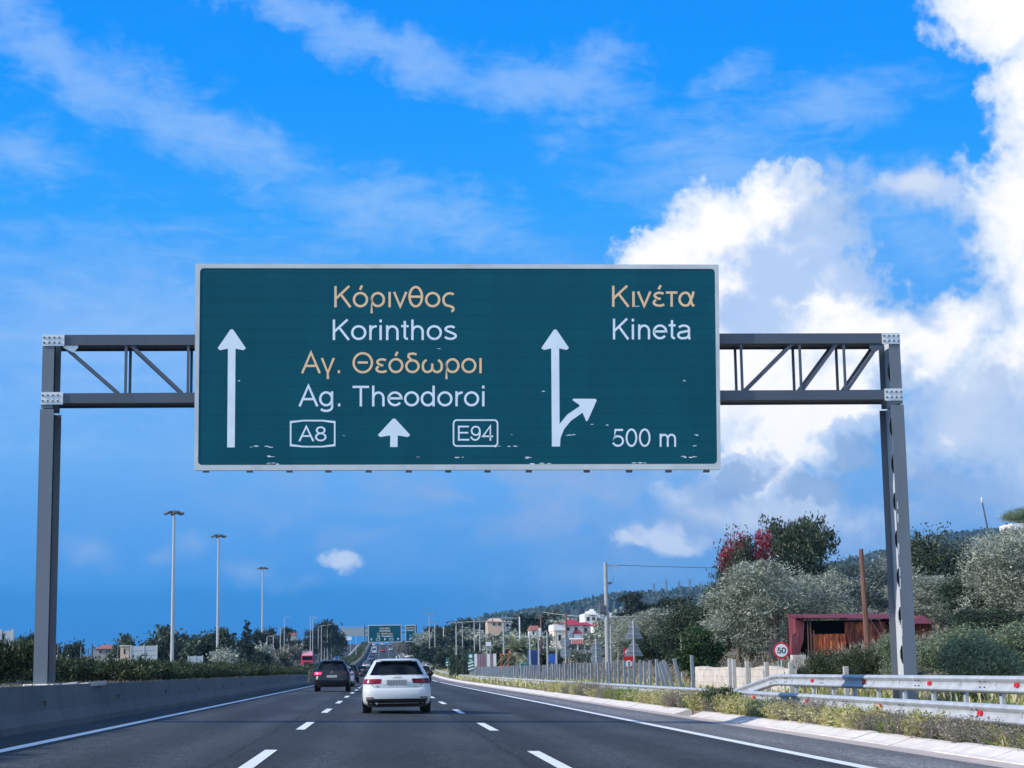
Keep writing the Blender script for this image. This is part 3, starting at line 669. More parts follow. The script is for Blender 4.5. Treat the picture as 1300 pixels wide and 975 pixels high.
for text, x0, x1, b, t, m_ in (('Κόρινθος', 424.6, 575.6, 390.2, 363.2, 'sign_yellow'), ('Korinthos', 422.6, 578, 431.7, 405.7, 'sign_white'), ('Αγ. Θεόδωροι', 385.5, 611, 473.8, 447.3, 'sign_yellow'),
                               ('Ag. Theodoroi', 382.2, 614.5, 515.9, 489.6, 'sign_white'), ('A8', 381.5, 413, 560.2, 541.3, 'sign_white'), ('E94', 581.5, 624.2, 559.5, 540.4, 'sign_white'),
                               ('Κινέτα', 777.2, 879.8, 389.5, 362.8, 'sign_yellow'), ('Kineta', 778.2, 875.6, 430.9, 404.6, 'sign_white'), ('500 m', 779, 858, 567.2, 544.2, 'sign_white')):
    mb = MB(); lettering(mb, text, x0, x1, b, t, splane, .110); spart(mb, 'lettering', m_, board)
def arrow(poly):
    mb = MB()
    for i, p in enumerate(poly): flat_poly(mb, p, splane, .0025 + .001 * i)
    spart(mb, 'arrow', 'sign_white', board)
def head(tx, ty, hw, hh, sw, by, bx=None):
    bx = tx if bx is None else bx; a = ty + hh
    return [[(bx - sw, by), (bx + sw, by), (tx + sw, a - 2), (tx + hw - 3, a), (tx + hw, a - 2.5), (tx + 1.6, ty + .6), (tx - 1.6, ty + .6), (tx - hw, a - 2.5), (tx - hw + 3, a), (tx - sw, a - 2)]]
arrow(head(294.2, 417.6, 18, 27, 4.8, 568, 293.2)); arrow(head(500.2, 531, 20.6, 23.8, 4.7, 567.5, 500)); 
br_o = [(710.8, 566.9)] + [(711 + 3 * k + k * k * .62, 560 - 5.2 * k + .27 * k * k) for k in range(0, 5)] + [(743.2, 521.6)]
arrow(head(704.8, 417.8, 17.5, 26.5, 5, 566.9, 705.6) + [
    [(710.8, 566.9), (711.6, 556), (716, 545), (725, 534), (743.2, 521.4), (736, 515.6), (720.5, 526), (711, 537.5), (706, 548)],
    [(726.5, 507.8), (728, 506.2), (756, 506.4), (757.6, 508.2), (746.2, 534), (744.2, 535), (735.2, 513.8)]])
def outline_box(x0, y0, x1, y1, w, r, chamfer=False):
    mb = MB()
    if chamfer:
        inner = [(x0 + w, y0 + w + 2.2), ((x0 + x1) / 2 - 12, y0 + w), ((x0 + x1) / 2 + 12, y0 + w), (x1 - w, y0 + w + 2.2), (x1 - w, y1 - w - 2.2), ((x0 + x1) / 2 + 12, y1 - w), ((x0 + x1) / 2 - 12, y1 - w), (x0 + w, y1 - w - 2.2)]
        outer = [(x0, y0 + 1.5), ((x0 + x1) / 2 - 12, y0), ((x0 + x1) / 2 + 12, y0), (x1, y0 + 1.5), (x1, y1 - 1.5), ((x0 + x1) / 2 + 12, y1), ((x0 + x1) / 2 - 12, y1), (x0, y1 - 1.5)]
    else:
        def rr(a, b, c, d, r_):
            return [(cx + r_ * cos(R(t)), cy + r_ * sin(R(t))) for cx, cy, t0 in ((c - r_, b + r_, -90), (c - r_, d - r_, 0), (a + r_, d - r_, 90), (a + r_, b + r_, 180)) for t in (t0, t0 + 22, t0 + 45, t0 + 68, t0 + 90)]
        outer = rr(x0, y0, x1, y1, r); inner = rr(x0 + w, y0 + w, x1 - w, y1 - w, r - w * .7)
    n = len(outer)
    mb.add([splane(a, b, .003) for a, b in outer] + [splane(a, b, .003) for a, b in inner], [(i, (i + 1) % n, n + (i + 1) % n, n + i) for i in range(n)])
    spart(mb, 'route_box', 'sign_white', board)
outline_box(368, 533, 425.9, 568, 2.0, 3, True); outline_box(574.8, 532.4, 632.6, 567.2, 1.9, 5)
mb = MB(); wr = random.Random(3)      # peeled film
for cx, cy, w, n in ((585, 581, 12, 3), (666, 581, 13, 3), (872, 580, 14, 5), (341, 579, 9, 3), (332, 567, 20, 4), (345, 588.5, 12, 4), (642, 566.5, 18, 5), (728, 552.5, 10, 3), (882, 552, 10, 3), (882, 566, 5, 2), (867, 484, 4, 1), (558, 443, 3, 1), (810, 389, 4, 2), (300, 484, 6, 1), (434, 553, 4, 1), (812, 588, 14, 4), (690, 588, 18, 4), (651, 552, 4, 1), (530, 580.5, 3, 1), (908, 375, 3, 1), (862, 376, 5, 1), (692, 497, 4, 1), (752, 538, 3, 1), (772, 539, 3, 1)):
    for k in range(n):
        x = cx + wr.uniform(-1, 1) * w * .8; yy = cy + wr.uniform(-.8, .8); l = wr.uniform(1.0, 4.2) * (1 if n > 1 else .8); hh = wr.uniform(.22, .75)
        poly = [(x - l, yy), (x - l * .3, yy - hh), (x + l * .5, yy - hh * .7), (x + l, yy + .1), (x + l * .4, yy + hh), (x - l * .5, yy + hh * .8)]
        flat_poly(mb, poly, splane, .002 + .0004 * (k % 5))
spart(mb, 'peeled_film', 'sign_white', board)
for px in (261.5, 317, 367.5, 417, 468, 519, 569, 619, 671.5, 745, 799, 849, 897):
    mb = MB(); p = at(px, 598.4, YS_); mb.box((p.x, p.y + .03, p.z + .005), (.13, .08, .05)); spart(mb, 'mounting_clip', 'rust_steel')
for px in (261.5, 367.5, 468, 569, 671.5, 799, 897):
    mb = MB(); p = at(px, 596, YS_); mb.box((p.x, YS_ + .107, (oc[0].z + oc[3].z) / 2), (.07, .04, oc[3].z - oc[0].z - .2)); spart(mb, 'mounting_rail', galv)
# slabs of broken paving on the median by the left column
for px, Y, w, l, rz, lab in ((90, 38.9, .3, .8, .12, 'pale broken paving slab lying flat on the median beside the gantry foot'), (118, 40.5, .22, 1.5, -.1, 'narrow concrete edging slab lying behind the pale slab on the median')):
    p = at(px, 868, Y); mb = MB(); mb.box((0, 0, 0), (w, l, .1), bev=.015); o = mb.build('paving_slab', 'fence_concrete', None, loc=(p.x, Y, .91)); o.rotation_euler = (0.02, -.08, rz); tag(o, lab, 'paving slab')

# ------------------------------------------------------------------ guard rails
WP = [(.0, .155), (.022, .152), (.07, .118), (.078, .10), (.07, .078), (.012, .03), (.006, 0), (.012, -.03), (.07, -.078), (.078, -.10), (.07, -.118), (.022, -.152), (.0, -.155)]
WPF = [(-a, b) for a, b in WP] + [(-a + .006, b * .985) for a, b in WP[::-1]]
mat('reflector_red', (.62, .01, .03), .3, spec=.6)
mat('post_steel', (.27, .29, .33), .5, .15, var=.18, vscale=2, streak=(1, 1, .3)); mat('reflector_orange', (.55, .12, .03), .4)
mat('pole_grey', (.42, .43, .45), .5, .1, var=.1, vscale=3)
mat('pole_white', (.62, .63, .65), .5, 0, var=.1, vscale=2)
def rail(name, label, path, posts, post_top, loc):
    t = thing(name, label, 'guard rail', loc); L = Vector(loc)
    mb = MB(); mb.loft([[(x + a - L.x, y - L.y, z + b - L.z) for a, b in WPF] for x, y, z in path])
    mb.build('rail_beam', 'galvanised_steel', t, smooth=35)
    mb = MB(); y0 = path[0][1]
    for i in range(1, len(path) - 1, 1):         # splice bolts
        x, y, z = path[i]
        if y < 70:
            for dy in (-.12, .12):
                for dz in (-.05, .05): mb.box((x - .05 - L.x, y + dy - L.y, z + dz - L.z), (.03, .03, .025))
    if mb.v: mb.build('bolt', 'dark_steel', t)
    for x, y, z, zb in posts:
        m2 = MB(); h = z + post_top - zb
        m2.box((x + .07 - L.x, y - L.y, (z + post_top + zb) / 2 - L.z), (.012, .11, h)); m2.box((x + .10 - L.x, y + .055 - L.y, (z + post_top + zb) / 2 - L.z), (.06, .012, h)); m2.box((x + .10 - L.x, y - .055 - L.y, (z + post_top + zb) / 2 - L.z), (.06, .012, h))
        m2.box((x + .02 - L.x, y - L.y, z - L.z), (.09, .10, .09))
        m2.build('post', 'galvanised_steel', t)
    return t
def reflector(t, x, y, z, m='reflector_red'):
    mb = MB(); L = Vector(t.location); mb.box((x - .035 - L.x, y - L.y, z - L.z), (.05, .16, .075), bev=.01); r = mb.build('reflector', m, t)
    mb = MB(); mb.box((x - .04 - L.x, y + .10 - L.y, z - L.z), (.05, .03, .055), bev=.008); mb.build('reflector_base', 'pole_white', r)
XLO, XUP = 9.2, 10.68
lz = lambda y: gy(y) + (.315 if y < 200 else .315 + (y - 200) * .0005)
lx = lambda y: XLO if y < 250 else XLO + .00002 * (y - 250) ** 2
lowp = [(lx(y), y, lz(y)) for y in list(range(12, 100, 4)) + list(range(100, 440, 10))]
low = rail('guard_rail', 'low galvanised guard rail in the front row half buried in roadside weeds', lowp, [(lx(y), y, lz(y), ground(lx(y), y) - .05) for y in np.arange(14, 130, 4.0)], .12, (XLO, 30, 0))
uz = .70
upp = [(XUP, y, uz) for y in range(12, 49, 4)] + [(XUP, 49.2, uz), (XUP - .06, 49.6, uz - .03), (XUP - .40, 52.6, uz - .38), (XUP - .62, 54.6, uz - .62)]
upr = rail('guard_rail', 'taller galvanised guard rail in the rear row that ramps down at its far end', upp, [(XUP, y, uz, ground(XUP, y) - .05) for y in np.arange(13.4, 49, 2.0)], .1, (XUP, 30, .7))
def y_at(px, X): return X * FPX / (px - VPX)
for px in (953, 1021, 1114, 1244): yy = y_at(px, XLO - .05); reflector(low, XLO, yy, lz(yy))
for px in (1029, 1095.5, 1180.5, 1294): yy = y_at(px, XUP - .05); reflector(upr, XUP, yy, uz)
for px in (902, 755, 772): yy = y_at(px, XLO - .05); reflector(low, XLO, yy, lz(yy), 'reflector_orange')

# bare rail posts, rail not yet mounted
def post_mesh(h=1.42):
    mb = MB(); mb.box((0, 0, h / 2), (.10, .010, h)); mb.box((-.046, .035, h / 2), (.010, .07, h)); mb.box((.046, .035, h / 2), (.010, .07, h))
    return mb
G_POST = 'bare steel guard rail posts behind the low rail'
LP = 'upright bare galvanised steel post in the long row behind the low guard rail'
p0 = tag(post_mesh().build('steel_post', 'post_steel'), LP, 'post', G_POST)
yy = 69.4; k = 0; pr = random.Random(9)
while yy < 226:
    o = p0 if k == 0 else p0.copy()
    if k: COL.objects.link(o)
    o.location = (XUP + pr.uniform(-.03, .03), yy, ground(XUP, yy) - .03 + pr.uniform(-.04, .04)); o.rotation_euler = (pr.uniform(-.02, .02), pr.uniform(-.02, .02), pr.uniform(-.15, .15) + .25); k += 1; yy += 1.62
lean = [(878, -.02, 1.55, 'tallest bare steel post with a dark side, last of the row beside the white wall'), (866, -.24, 1.5, 'leaning bare steel post, first to the left of the tallest dark post'), (857, -.33, 1.35, 'bent steel post leaning left, second from the tallest dark post'), (849, -.28, 1.35, 'bent steel post leaning left, third from the tallest dark post'), (842, -.18, 1.35, 'slightly tilted steel post, fourth from the tallest dark post')]
for px, a, h, lab in lean:
    yy = y_at(px, XUP); o = post_mesh(h).build('steel_post', 'post_steel', None, loc=(XUP, yy, ground(XUP, yy) - .05)); o.rotation_euler = (0, a, .25); tag(o, lab, 'post', G_POST)
# pale fence posts with wire, and the white block wall behind
for i, (px, top, lab) in enumerate(((925, 836, 'pale square fence post, leftmost at the white wall'), (930, 837, 'pale square fence post, second from the left end of the white wall'), (947, 839, 'pale square fence post in front of the middle of the white wall'), (972, 840.5, 'pale square fence post left of the round fifty sign'), (1003, 840.5, 'pale square fence post right of the round fifty sign'), (1074, 846, 'pale square fence post behind the tall guard rail below the rusty shed'))):
    X = 11.9; yy = y_at(px, X); zt = at(px, top, yy).z; zb = ground(X, yy) - .1
    mb = MB(); mb.box((0, 0, (zt - zb) / 2), (.13, .13, zt - zb), bev=.012); tag(mb.build('fence_post', 'fence_concrete', None, loc=(X, yy, zb)), lab, 'fence post', 'pale posts of the wire fence')
def blockwall_mat():
    m = bpy.data.materials.new('white_blockwork'); m.use_nodes = True; MATS['white_blockwork'] = m
    nt = NT(m.node_tree); b = nt.n['Principled BSDF']; tc = nt.node('ShaderNodeTexCoord')
    P = nt.mapping(tc.outputs['Object'], rot=(pi / 2, 0, 0))
    P2 = tc.outputs['Object']
    sp = nt.node('ShaderNodeSeparateXYZ'); nt.l.new(P2, sp.inputs[0]); cb = nt.node('ShaderNodeCombineXYZ'); nt.l.new(nt.math('ADD', sp.outputs[0], sp.outputs[1]), cb.inputs[0]); nt.l.new(sp.outputs[2], cb.inputs[1])
    br = nt.node('ShaderNodeTexBrick'); nt.l.new(cb.outputs[0], br.inputs['Vector']); br.inputs['Scale'].default_value = 1.0
    br.inputs['Color1'].default_value = (.54, .46, .40, 1); br.inputs['Color2'].default_value = (.42, .36, .32, 1); br.inputs['Mortar'].default_value = (.25, .22, .20, 1)
    br.inputs['Mortar Size'].default_value = .012; br.inputs['Brick Width'].default_value = .5; br.inputs['Row Height'].default_value = .24
    n = nt.noise(P2, 2.2, 6, .65); nt.l.new(nt.mix(.5, br.outputs[0], nt.ramp(n, [(.35, (.35, .33, .30)), (.62, (.75, .70, .64))]), 'MIX'), b.inputs['Base Color']); b.inputs['Roughness'].default_value = .9
blockwall_mat()
XW = 12.6
ya, yb = y_at(1006, XW), y_at(884, XW); ws = np.linspace(ya, yb, 13); mb = MB(); wr = random.Random(2)
tops = [at(px, 846.6 + wr.uniform(-1.6, 2.2), XW * FPX / (px - VPX)).z for px in np.linspace(1006, 884, 13)]
mb.loft([[(-.12, y - ya, -.3), (-.12, y - ya, t), (.12, y - ya, t), (.12, y - ya, -.3)] for y, t in zip(ws, tops)])
tag(mb.build('block_wall', 'white_blockwork', None, loc=(XW, ya, 0)), 'low whitewashed block wall behind the pale fence posts under the big olive tree', 'wall')

# wire strung between the fence posts
# ------------------------------------------------------------------ road signs
mat('sign_back_grey', (.25, .28, .33), .5, .1, var=.06, vscale=3)
mat('sign_red', (.58, .015, .03), .4); mat('sign_face_white', (.78, .78, .78), .45); mat('sign_black', (.015, .015, .02), .5)
def disc(mb, c, r, y0, y1, n=28): mb.prism([(c[0] + r * cos(2 * pi * k / n), c[2] + r * sin(2 * pi * k / n)) for k in range(n)], y0, y1)
# speed limit 50
YV = 60.0; p = at(992, 825.7, YV); rad = 10.6 / FPX * YV; zb = ground(p.x, YV) - .1
t = thing('speed_limit_sign', 'round white speed limit sign with red rim reading 50 on a grey post', 'road sign', (p.x, YV, zb))
mb = MB(); mb.tube([(0, .05, 0), (0, .05, p.z + rad * .6 - zb)], .03, 8); mb.build('post', 'pole_grey', t)
mb = MB(); disc(mb, (0, 0, p.z - zb), rad, 0, .015); fc = mb.build('sign_plate', 'sign_red', t)
mb = MB(); disc(mb, (0, 0, p.z - zb), rad * .76, -.004, -.001); mb.build('sign_face', 'sign_face_white', fc)
mb = MB(); lettering(mb, '50', -rad * .47, rad * .47, p.z - zb - rad * .34, p.z - zb + rad * .34, lambda a, b, l: Vector((a, -.004 - l, b)), .17); mb.build('lettering', 'sign_black', fc)
# signs for the other direction seen from behind
def back_sign(px, Y, shapes, top, label):
    X = at(px, 840, Y).x; zb = ground(X, Y) - .1; t = thing('road_sign', label, 'road sign', (X, Y, zb)); s = Y / FPX
    zt = at(px, top, Y).z - zb
    mb = MB(); mb.tube([(0, -.05, 0), (0, -.05, zt)], .038, 8); mb.build('post', 'pole_grey', t)
    for kind, cy, r in shapes:
        zc = at(px, cy, Y).z - zb; r *= s; mb = MB()
        if kind == 'disc': disc(mb, (0, 0, zc), r, 0, .02)
        else: mb.prism([(-r, zc - r * .85), (r, zc - r * .85), (r * .06, zc + r * .9), (-r * .06, zc + r * .9)], 0, .02)
        mb.build('sign_plate', 'sign_back_grey', t)
        mb = MB(); mb.box((0, -.02, zc + r * .3), (r * 1.0, .03, .05)); mb.box((0, -.02, zc - r * .35), (r * 1.2, .03, .05)); mb.build('bracket', 'pole_grey', t)
back_sign(718, 118, [('disc', 815.5, 6.6), ('disc', 829.5, 6.6)], 806, 'two round grey sign backs stacked on one post, left of the transformer pole')
back_sign(757, 112, [('tri', 820, 10), ('disc', 836, 7.2)], 811, 'grey triangular sign back above a pale round one, beside the transformer pole')
back_sign(805, 96, [('tri', 800.5, 12.2), ('tri', 822.5, 12.2)], 787, 'two large grey triangular sign backs stacked on one post near the olive trees')
p = at(798, 836, 104); zb = ground(p.x, 104)
t = thing('road_sign', 'red boarded sign with two white discs half hidden behind the double triangular signs', 'road sign', (p.x, 104, zb))
mb = MB(); mb.tube([(0, .03, 0), (0, .03, p.z - zb + .6)], .035, 8); mb.build('post', 'pole_grey', t)
mb = MB(); mb.box((.0, 0, p.z - zb), (.52, .02, 1.1)); pl = mb.build('sign_plate', 'sign_red', t)
for dz in (.32, -.3): mb = MB(); disc(mb, (0, 0, p.z - zb + dz), .2, -.018, -.012); mb.build('sign_face', 'sign_face_white', pl)
# exit countdown / chevron boards
mat('board_green', (.01, .13, .13), .45); 
def chevron(px, Y, top, bot, w, label, num):
    a = at(px, top, Y); b = at(px, bot, Y); s = Y / FPX; X = a.x; zb = ground(X, Y) - .1
    t = thing('marker_board', label, 'road sign', (X, Y, zb)); h = a.z - b.z; z0 = b.z - zb; ww = w * s
    mb = MB(); mb.tube([(0, .06, 0), (0, .06, a.z - zb)], .04, 8); mb.build('post', 'pole_grey', t)
    mb = MB(); mb.box((0, 0, z0 + h / 2), (ww, .03, h)); bd = mb.build('board', 'board_green', t)
    hb = h * (.52 if num else .6); mb = MB(); n = 3 if num else 2; st = hb / n
    for k in range(n):
        z = z0 + .04 * h + k * st; mb.prism([(-ww * .46, z), (ww * .46, z + st * .5), (ww * .46, z + st * .95), (-ww * .46, z + st * .45)], -.022, -.017)
    mb.build('stripe', 'sign_face_white', bd)
    if num:
        mb = MB(); disc(mb, (0, 0, z0 + h * .82), ww * .3, -.022, -.017, 20); mb.box((0, -.02, z0 + h * .6), (ww * .5, .004, h * .05)); mb.build('emblem', 'sign_face_white', bd)
chevron(597.5, 205, 829, 852, 7.2, 'tall green board with white chevron stripes and a round emblem, nearest of the three', True)
chevron(568.5, 262, 835, 846, 5.4, 'green board with white chevron stripes, middle of the three beside the exit', False)
chevron(560.5, 330, 833, 842, 5, 'small green board with white chevron stripes, farthest of the three beside the exit', False)

# ------------------------------------------------------------------ vehicles
mat('car_white', (.60, .62, .65), .28, 0, spec=.5, coat=.6); mat('car_black', (.008, .010, .018), .3, 0, spec=.3, coat=.2)
mat('car_grey', (.22, .23, .25), .3, .3, coat=.5); mat('car_silver', (.50, .51, .53), .3, .4, coat=.5); mat('car_red', (.45, .01, .02), .3, 0, coat=.6); mat('car_blue', (.03, .06, .14), .3, 0, coat=.6)
mat('car_glass', (.004, .006, .012), .06, 0, spec=.22); mat('rubber', (.010, .010, .011), .85, var=.2, vscale=8); mat('black_plastic', (.012, .012, .014), .55)
mat('lamp_red', (.24, .008, .035), .18, spec=.4, coat=.2); mat('lamp_dark_red', (.06, .004, .012), .2, spec=.4, coat=.2); mat('lamp_lit', (.7, .05, .12), .2, emit=(1, .08, .2, .8)); mat('chrome', (.34, .35, .37), .35, .6); mat('plate_grey', (.42, .40, .40), .5, var=.15, vscale=30); mat('lamp_clear', (.75, .78, .8), .1, spec=.8); mat('alloy', (.35, .36, .38), .35, .6)
mat('tail_gap', (.10, .10, .11), .6)
class CarBody:
    """a body described by level: z -> rear y, front y, half width"""
    def __init__(s, levels, r=.28, bow=.10, n=7):
        s.L = np.array(levels, float); s.r = r; s.bow = bow; s.n = n
    def g(s, z): return [float(np.interp(z, s.L[:, 0], s.L[:, k])) for k in (1, 2, 3)]
    def rear(s, x, z):
        yr, yf, w = s.g(z); r = min(s.r, w * .45); y = yr + s.bow * (min(abs(x), w) / w) ** 2
        e = abs(x) - (w - r)
        if e > 0: y += (r - sqrt(max(0, r * r - e * e))) * 1.0
        return y
    def front(s, x, z):
        yr, yf, w = s.g(z); r = min(s.r * 1.3, w * .55); y = yf - s.bow * 1.3 * (min(abs(x), w) / w) ** 2
        e = abs(x) - (w - r)
        if e > 0: y -= (r - sqrt(max(0, r * r - e * e)))
        return y
    def ring(s, z):
        yr, yf, w = s.g(z); n = s.n * 2; out = []
        def xs():
            r = min(s.r, w * .45); a = [-(w - r) * (1 - i / 4) for i in range(4)]; return None
        q = [sin(pi / 2 * (-1 + 2 * i / n)) for i in range(n + 1)]
        xx = [w * v for v in q]
        for x in xx: out.append((x, s.rear(x, z), z))
        for x in xx[::-1]: out.append((x, s.front(x, z), z))
        return out
    def body(s, zs, crown=.02):
        mb = MB(); rings = [s.ring(z) for z in zs]; mb.loft(rings)
        return mb
    def patch_rear(s, x0, x1, z0, z1, off=.006, nx=10, nz=4, x0t=None, x1t=None):
        rows = []
        for j in range(nz + 1):
            z = z0 + (z1 - z0) * j / nz; a = x0 + ((x0t if x0t is not None else x0) - x0) * j / nz; b = x1 + ((x1t if x1t is not None else x1) - x1) * j / nz; row = []
            for i in range(nx + 1):
                x = a + (b - a) * i / nx; w = s.g(z)[2]; x = max(-w * .9995, min(w * .9995, x))
                row.append((x * (1 + off / 1.0), s.rear(x, z) - off, z))
            rows.append(row)
        mb = MB(); mb.grid(rows); return mb
    def patch_front(s, x0, x1, z0, z1, off=.006, nx=8, nz=3):
        mb = MB(); mb.grid([[(x0 + (x1 - x0) * i / nx, s.front(x0 + (x1 - x0) * i / nx, z0 + (z1 - z0) * j / nz) + off, z0 + (z1 - z0) * j / nz) for i in range(nx + 1)] for j in range(nz + 1)]); return mb
    def patch_side(s, sg, y0b, y1b, y0t, y1t, z0, z1, off=.006, ny=8, nz=4):
        rows = []
        for j in range(nz + 1):
            t = j / nz; z = z0 + (z1 - z0) * t; a = y0b + (y0t - y0b) * t; b = y1b + (y1t - y1b) * t; w = s.g(z)[2]
            rows.append([(sg * (w + off), a + (b - a) * i / ny, z) for i in range(ny + 1)])
        mb = MB(); mb.grid(rows); return mb
def wheel(parent, x, y, r, wd):
    mb = MB(); s = 1 if x > 0 else -1
    pr = [(r * .62, 0), (r * .93, .0), (r, .03), (r, wd - .03), (r * .93, wd), (r * .62, wd)]
    n = 20; rings = [[(x - s * b, y + a * cos(2 * pi * k / n), r + a * sin(2 * pi * k / n)) for k in range(n)] for a, b in pr]
    mb.loft(rings); w = mb.build('wheel', 'rubber', parent, smooth=40)
    mb = MB(); n = 15; mb.add([(x - s * .012, y, r)] + [(x - s * .02, y + r * .63 * cos(2 * pi * k / n), r + r * .63 * sin(2 * pi * k / n)) for k in range(n)], [(0, 1 + k, 1 + (k + 1) % n) for k in range(n)])
    mb.build('rim', 'alloy', w)
HATCH = [(.20, .20, 4.12, .80), (.27, .06, 4.22, .86), (.36, .015, 4.27, .885), (.50, .0, 4.29, .892), (.60, .015, 4.27, .892), (.655, .05, 4.24, .888), (.68, .085, 4.20, .885), (.74, .085, 4.05, .88), (.82, .10, 3.75, .872), (.90, .13, 3.35, .855), (.945, .17, 3.15, .835), (.985, .215, 3.02, .80), (1.08, .28, 2.80, .755), (1.20, .355, 2.52, .69), (1.30, .43, 2.25, .635), (1.36, .46, 2.0, .60), (1.395, .48, 1.85, .555), (1.415, .55, 1.72, .47), (1.424, .75, 1.55, .33)]
SUV = [(.26, .20, 4.18, .82), (.34, .06, 4.28, .90), (.45, .015, 4.34, .93), (.62, .0, 4.36, .935), (.70, .02, 4.34, .935), (.75, .06, 4.30, .93), (.88, .08, 4.2, .925), (.98, .10, 3.75, .91), (1.06, .14, 3.35, .89), (1.12, .18, 3.15, .86), (1.22, .23, 2.95, .82), (1.36, .31, 2.62, .76), (1.48, .39, 2.3, .70), (1.56, .43, 2.0, .66), (1.60, .46, 1.8, .60), (1.63, .62, 1.6, .46)]
def make_car(label, cat, levels, paint, loc, detail=2, lamp='lamp_red', lit=False, group=None, name='car', toward=False, plate=True):
    """detail 2: every feature; 1: glass, lamps, wheels, plate"""
    t = thing(name, label, cat, loc, pi if toward else 0, group); C = CarBody(levels, r=.26); L = np.array(levels)
    zs = sorted(set(list(L[:, 0]) + ([.32, .43, .56, .63, .78, .86, 1.03, 1.14, 1.25, 1.33] if levels is HATCH else [])))
    zs = [z for z in zs if z <= L[-1, 0]]
    C.body(zs).build('body', paint, t, smooth=50)
    H = levels is HATCH
    zb, zt = (1.0, 1.345) if H else (1.135, 1.53)
    wb, wt = C.g(zb)[2], C.g(zt)[2]
    rw = C.patch_rear(-wb * .88, wb * .88, zb, zt, .007, 16, 6, -wt * .86, wt * .86).build('rear_window', 'car_glass', t, smooth=60)
    for sg_ in (-1, 1):
        yb0, yf0, _ = C.g(zb); yb1, yf1, _ = C.g(zt)
        C.patch_side(sg_, yb0 + .55, yf0 - .35, yb1 + .45, yf1 - .28, zb + .02, zt - .02, .006).build('side_window', 'car_glass', t, smooth=60)
    C.patch_front(-wb * .86, wb * .86, zb, zt, .007).build('windscreen', 'car_glass', t, smooth=60)
    zl0, zl1 = (.755, .90) if H else (.90, 1.03)
    for sg_ in (-1, 1):
        w = C.g((zl0 + zl1) / 2)[2]
        xa, xb = (.42 if H else .56) , w * 1.0
        m_ = lamp if not lit else (lamp if sg_ > 0 else lit)
        p = C.patch_rear(xa * sg_, xb * sg_, zl0 + (.02 if H else 0), zl1, .012, 12, 4, (xa - .03) * sg_, xb * sg_).build('tail_light', m_, t, smooth=60)
        if detail > 1 and H:
            C.patch_rear((xa + .06) * sg_, (xb - .05) * sg_, zl0 + .05, zl0 + .085, .016, 10, 2).build('light_bar', 'lamp_red', p, smooth=60)
        C.patch_front(sg_ * w * .52, sg_ * w * .93, (.62 if H else .78), (.73 if H else .92), .01).build('headlight', 'lamp_clear', t, smooth=60)
        for ya_ in ((.80, 3.40) if H else (.86, 3.50)):
            ra = (.318 if H else .355) * 1.16; m = MB(); ns = 14; wx = C.g(.45)[2] + .004
            m.add([(sg_ * wx, ya_ + ra * cos(pi * i / ns), (.318 if H else .355) + ra * sin(pi * i / ns)) for i in range(ns + 1)] + [(sg_ * wx, ya_ - ra, .2), (sg_ * wx, ya_ + ra, .2)], [tuple(range(ns + 3))]); m.build('wheel_arch', 'black_plastic', t)
        m = MB(); mz = 1.02 if H else 1.16; m.ball((sg_ * (w + .06), (2.62 if H else 2.75), mz), (.10, .06, .075), 10, 6); m.build('door_mirror', 'black_plastic' if H else paint, t, smooth=60)
    # dark lower bumper
    if H: d = C.patch_rear(-.70, .70, .205, .385, .012, 14, 4, -.80, .80)
    else: d = C.patch_rear(-.86, .86, .30, .46, .010, 14, 3)
    d.build('lower_bumper', 'black_plastic', t, smooth=60)
    if plate:
        zp = (.815 if H else .80) if detail > 0 else .8
        if not H: zp = .80
        m = MB(); y = C.rear(0, zp) - .018; m.box((0, y, zp), (.54, .02, .125), bev=.004); m.build('number_plate', 'plate_grey', t)
    rr = .318 if H else .355
    for sg_ in (-1, 1):
        for y in ((.80, 3.40) if H else (.86, 3.50)): wheel(t, sg_ * (C.g(.5)[2] - .0), y, rr, .225)
    m = MB(); m.box((0, 2.1, .25 if H else .32), (1.5, 3.9, .16)); m.build('underbody', 'rubber', t)
    if detail > 1:
        # roof spoiler, aerial, tailgate joints, badge, exhaust
        m = MB(); zr_ = 1.372 if H else 1.575; wr_ = C.g(zr_)[2]
        m.box((0, C.g(zr_)[0] - .035, zr_ + .004), (wr_ * 1.84, .16, .022), bev=.008); m.build('roof_spoiler', paint, t)
        m = MB(); m.prism([(.85, C.L[-1, 0] - .01), (.98, C.L[-1, 0] - .01), (.90, C.L[-1, 0] + .07)], -.012, .012, 'yz'); m.build('aerial', paint if H else 'black_plastic', t)
        if H:
            for a in (C.patch_rear(-.56, .56, .668, .676, .004, 12, 1), C.patch_rear(-.58, -.568, .676, .76, .004, 1, 2, -.66, -.648), C.patch_rear(.568, .58, .676, .76, .004, 1, 2, .648, .66), C.patch_rear(-.40, .40, .742, .748, .004, 8, 1)):
                a.build('tailgate_seam', 'tail_gap', t)
            m = MB(); y = C.rear(0, .92) - .008
            for k in range(4):
                cx = -.0825 + .055 * k; m.tube([(cx + .035 * cos(2 * pi * i / 16), y - .002 * (k % 2), .932 + .035 * sin(2 * pi * i / 16)) for i in range(17)], .006, 5, False)
            m.build('emblem', 'chrome', t)
            for x, w_ in ((-.50, .09), (.48, .10)):
                m = MB()
                for k in range(3): m.box((x + (k - 1) * w_ / 3, C.rear(x, .72) - .008, .715), (w_ / 3.8, .006, .028))
                m.build('badge', 'chrome', t)
            m = MB()
            for k in range(7): m.box((-.21 + k * .07, C.rear(0, .815) - .030, .815), (.038, .004, .075))
            m.build('plate_characters', 'car_grey', t)
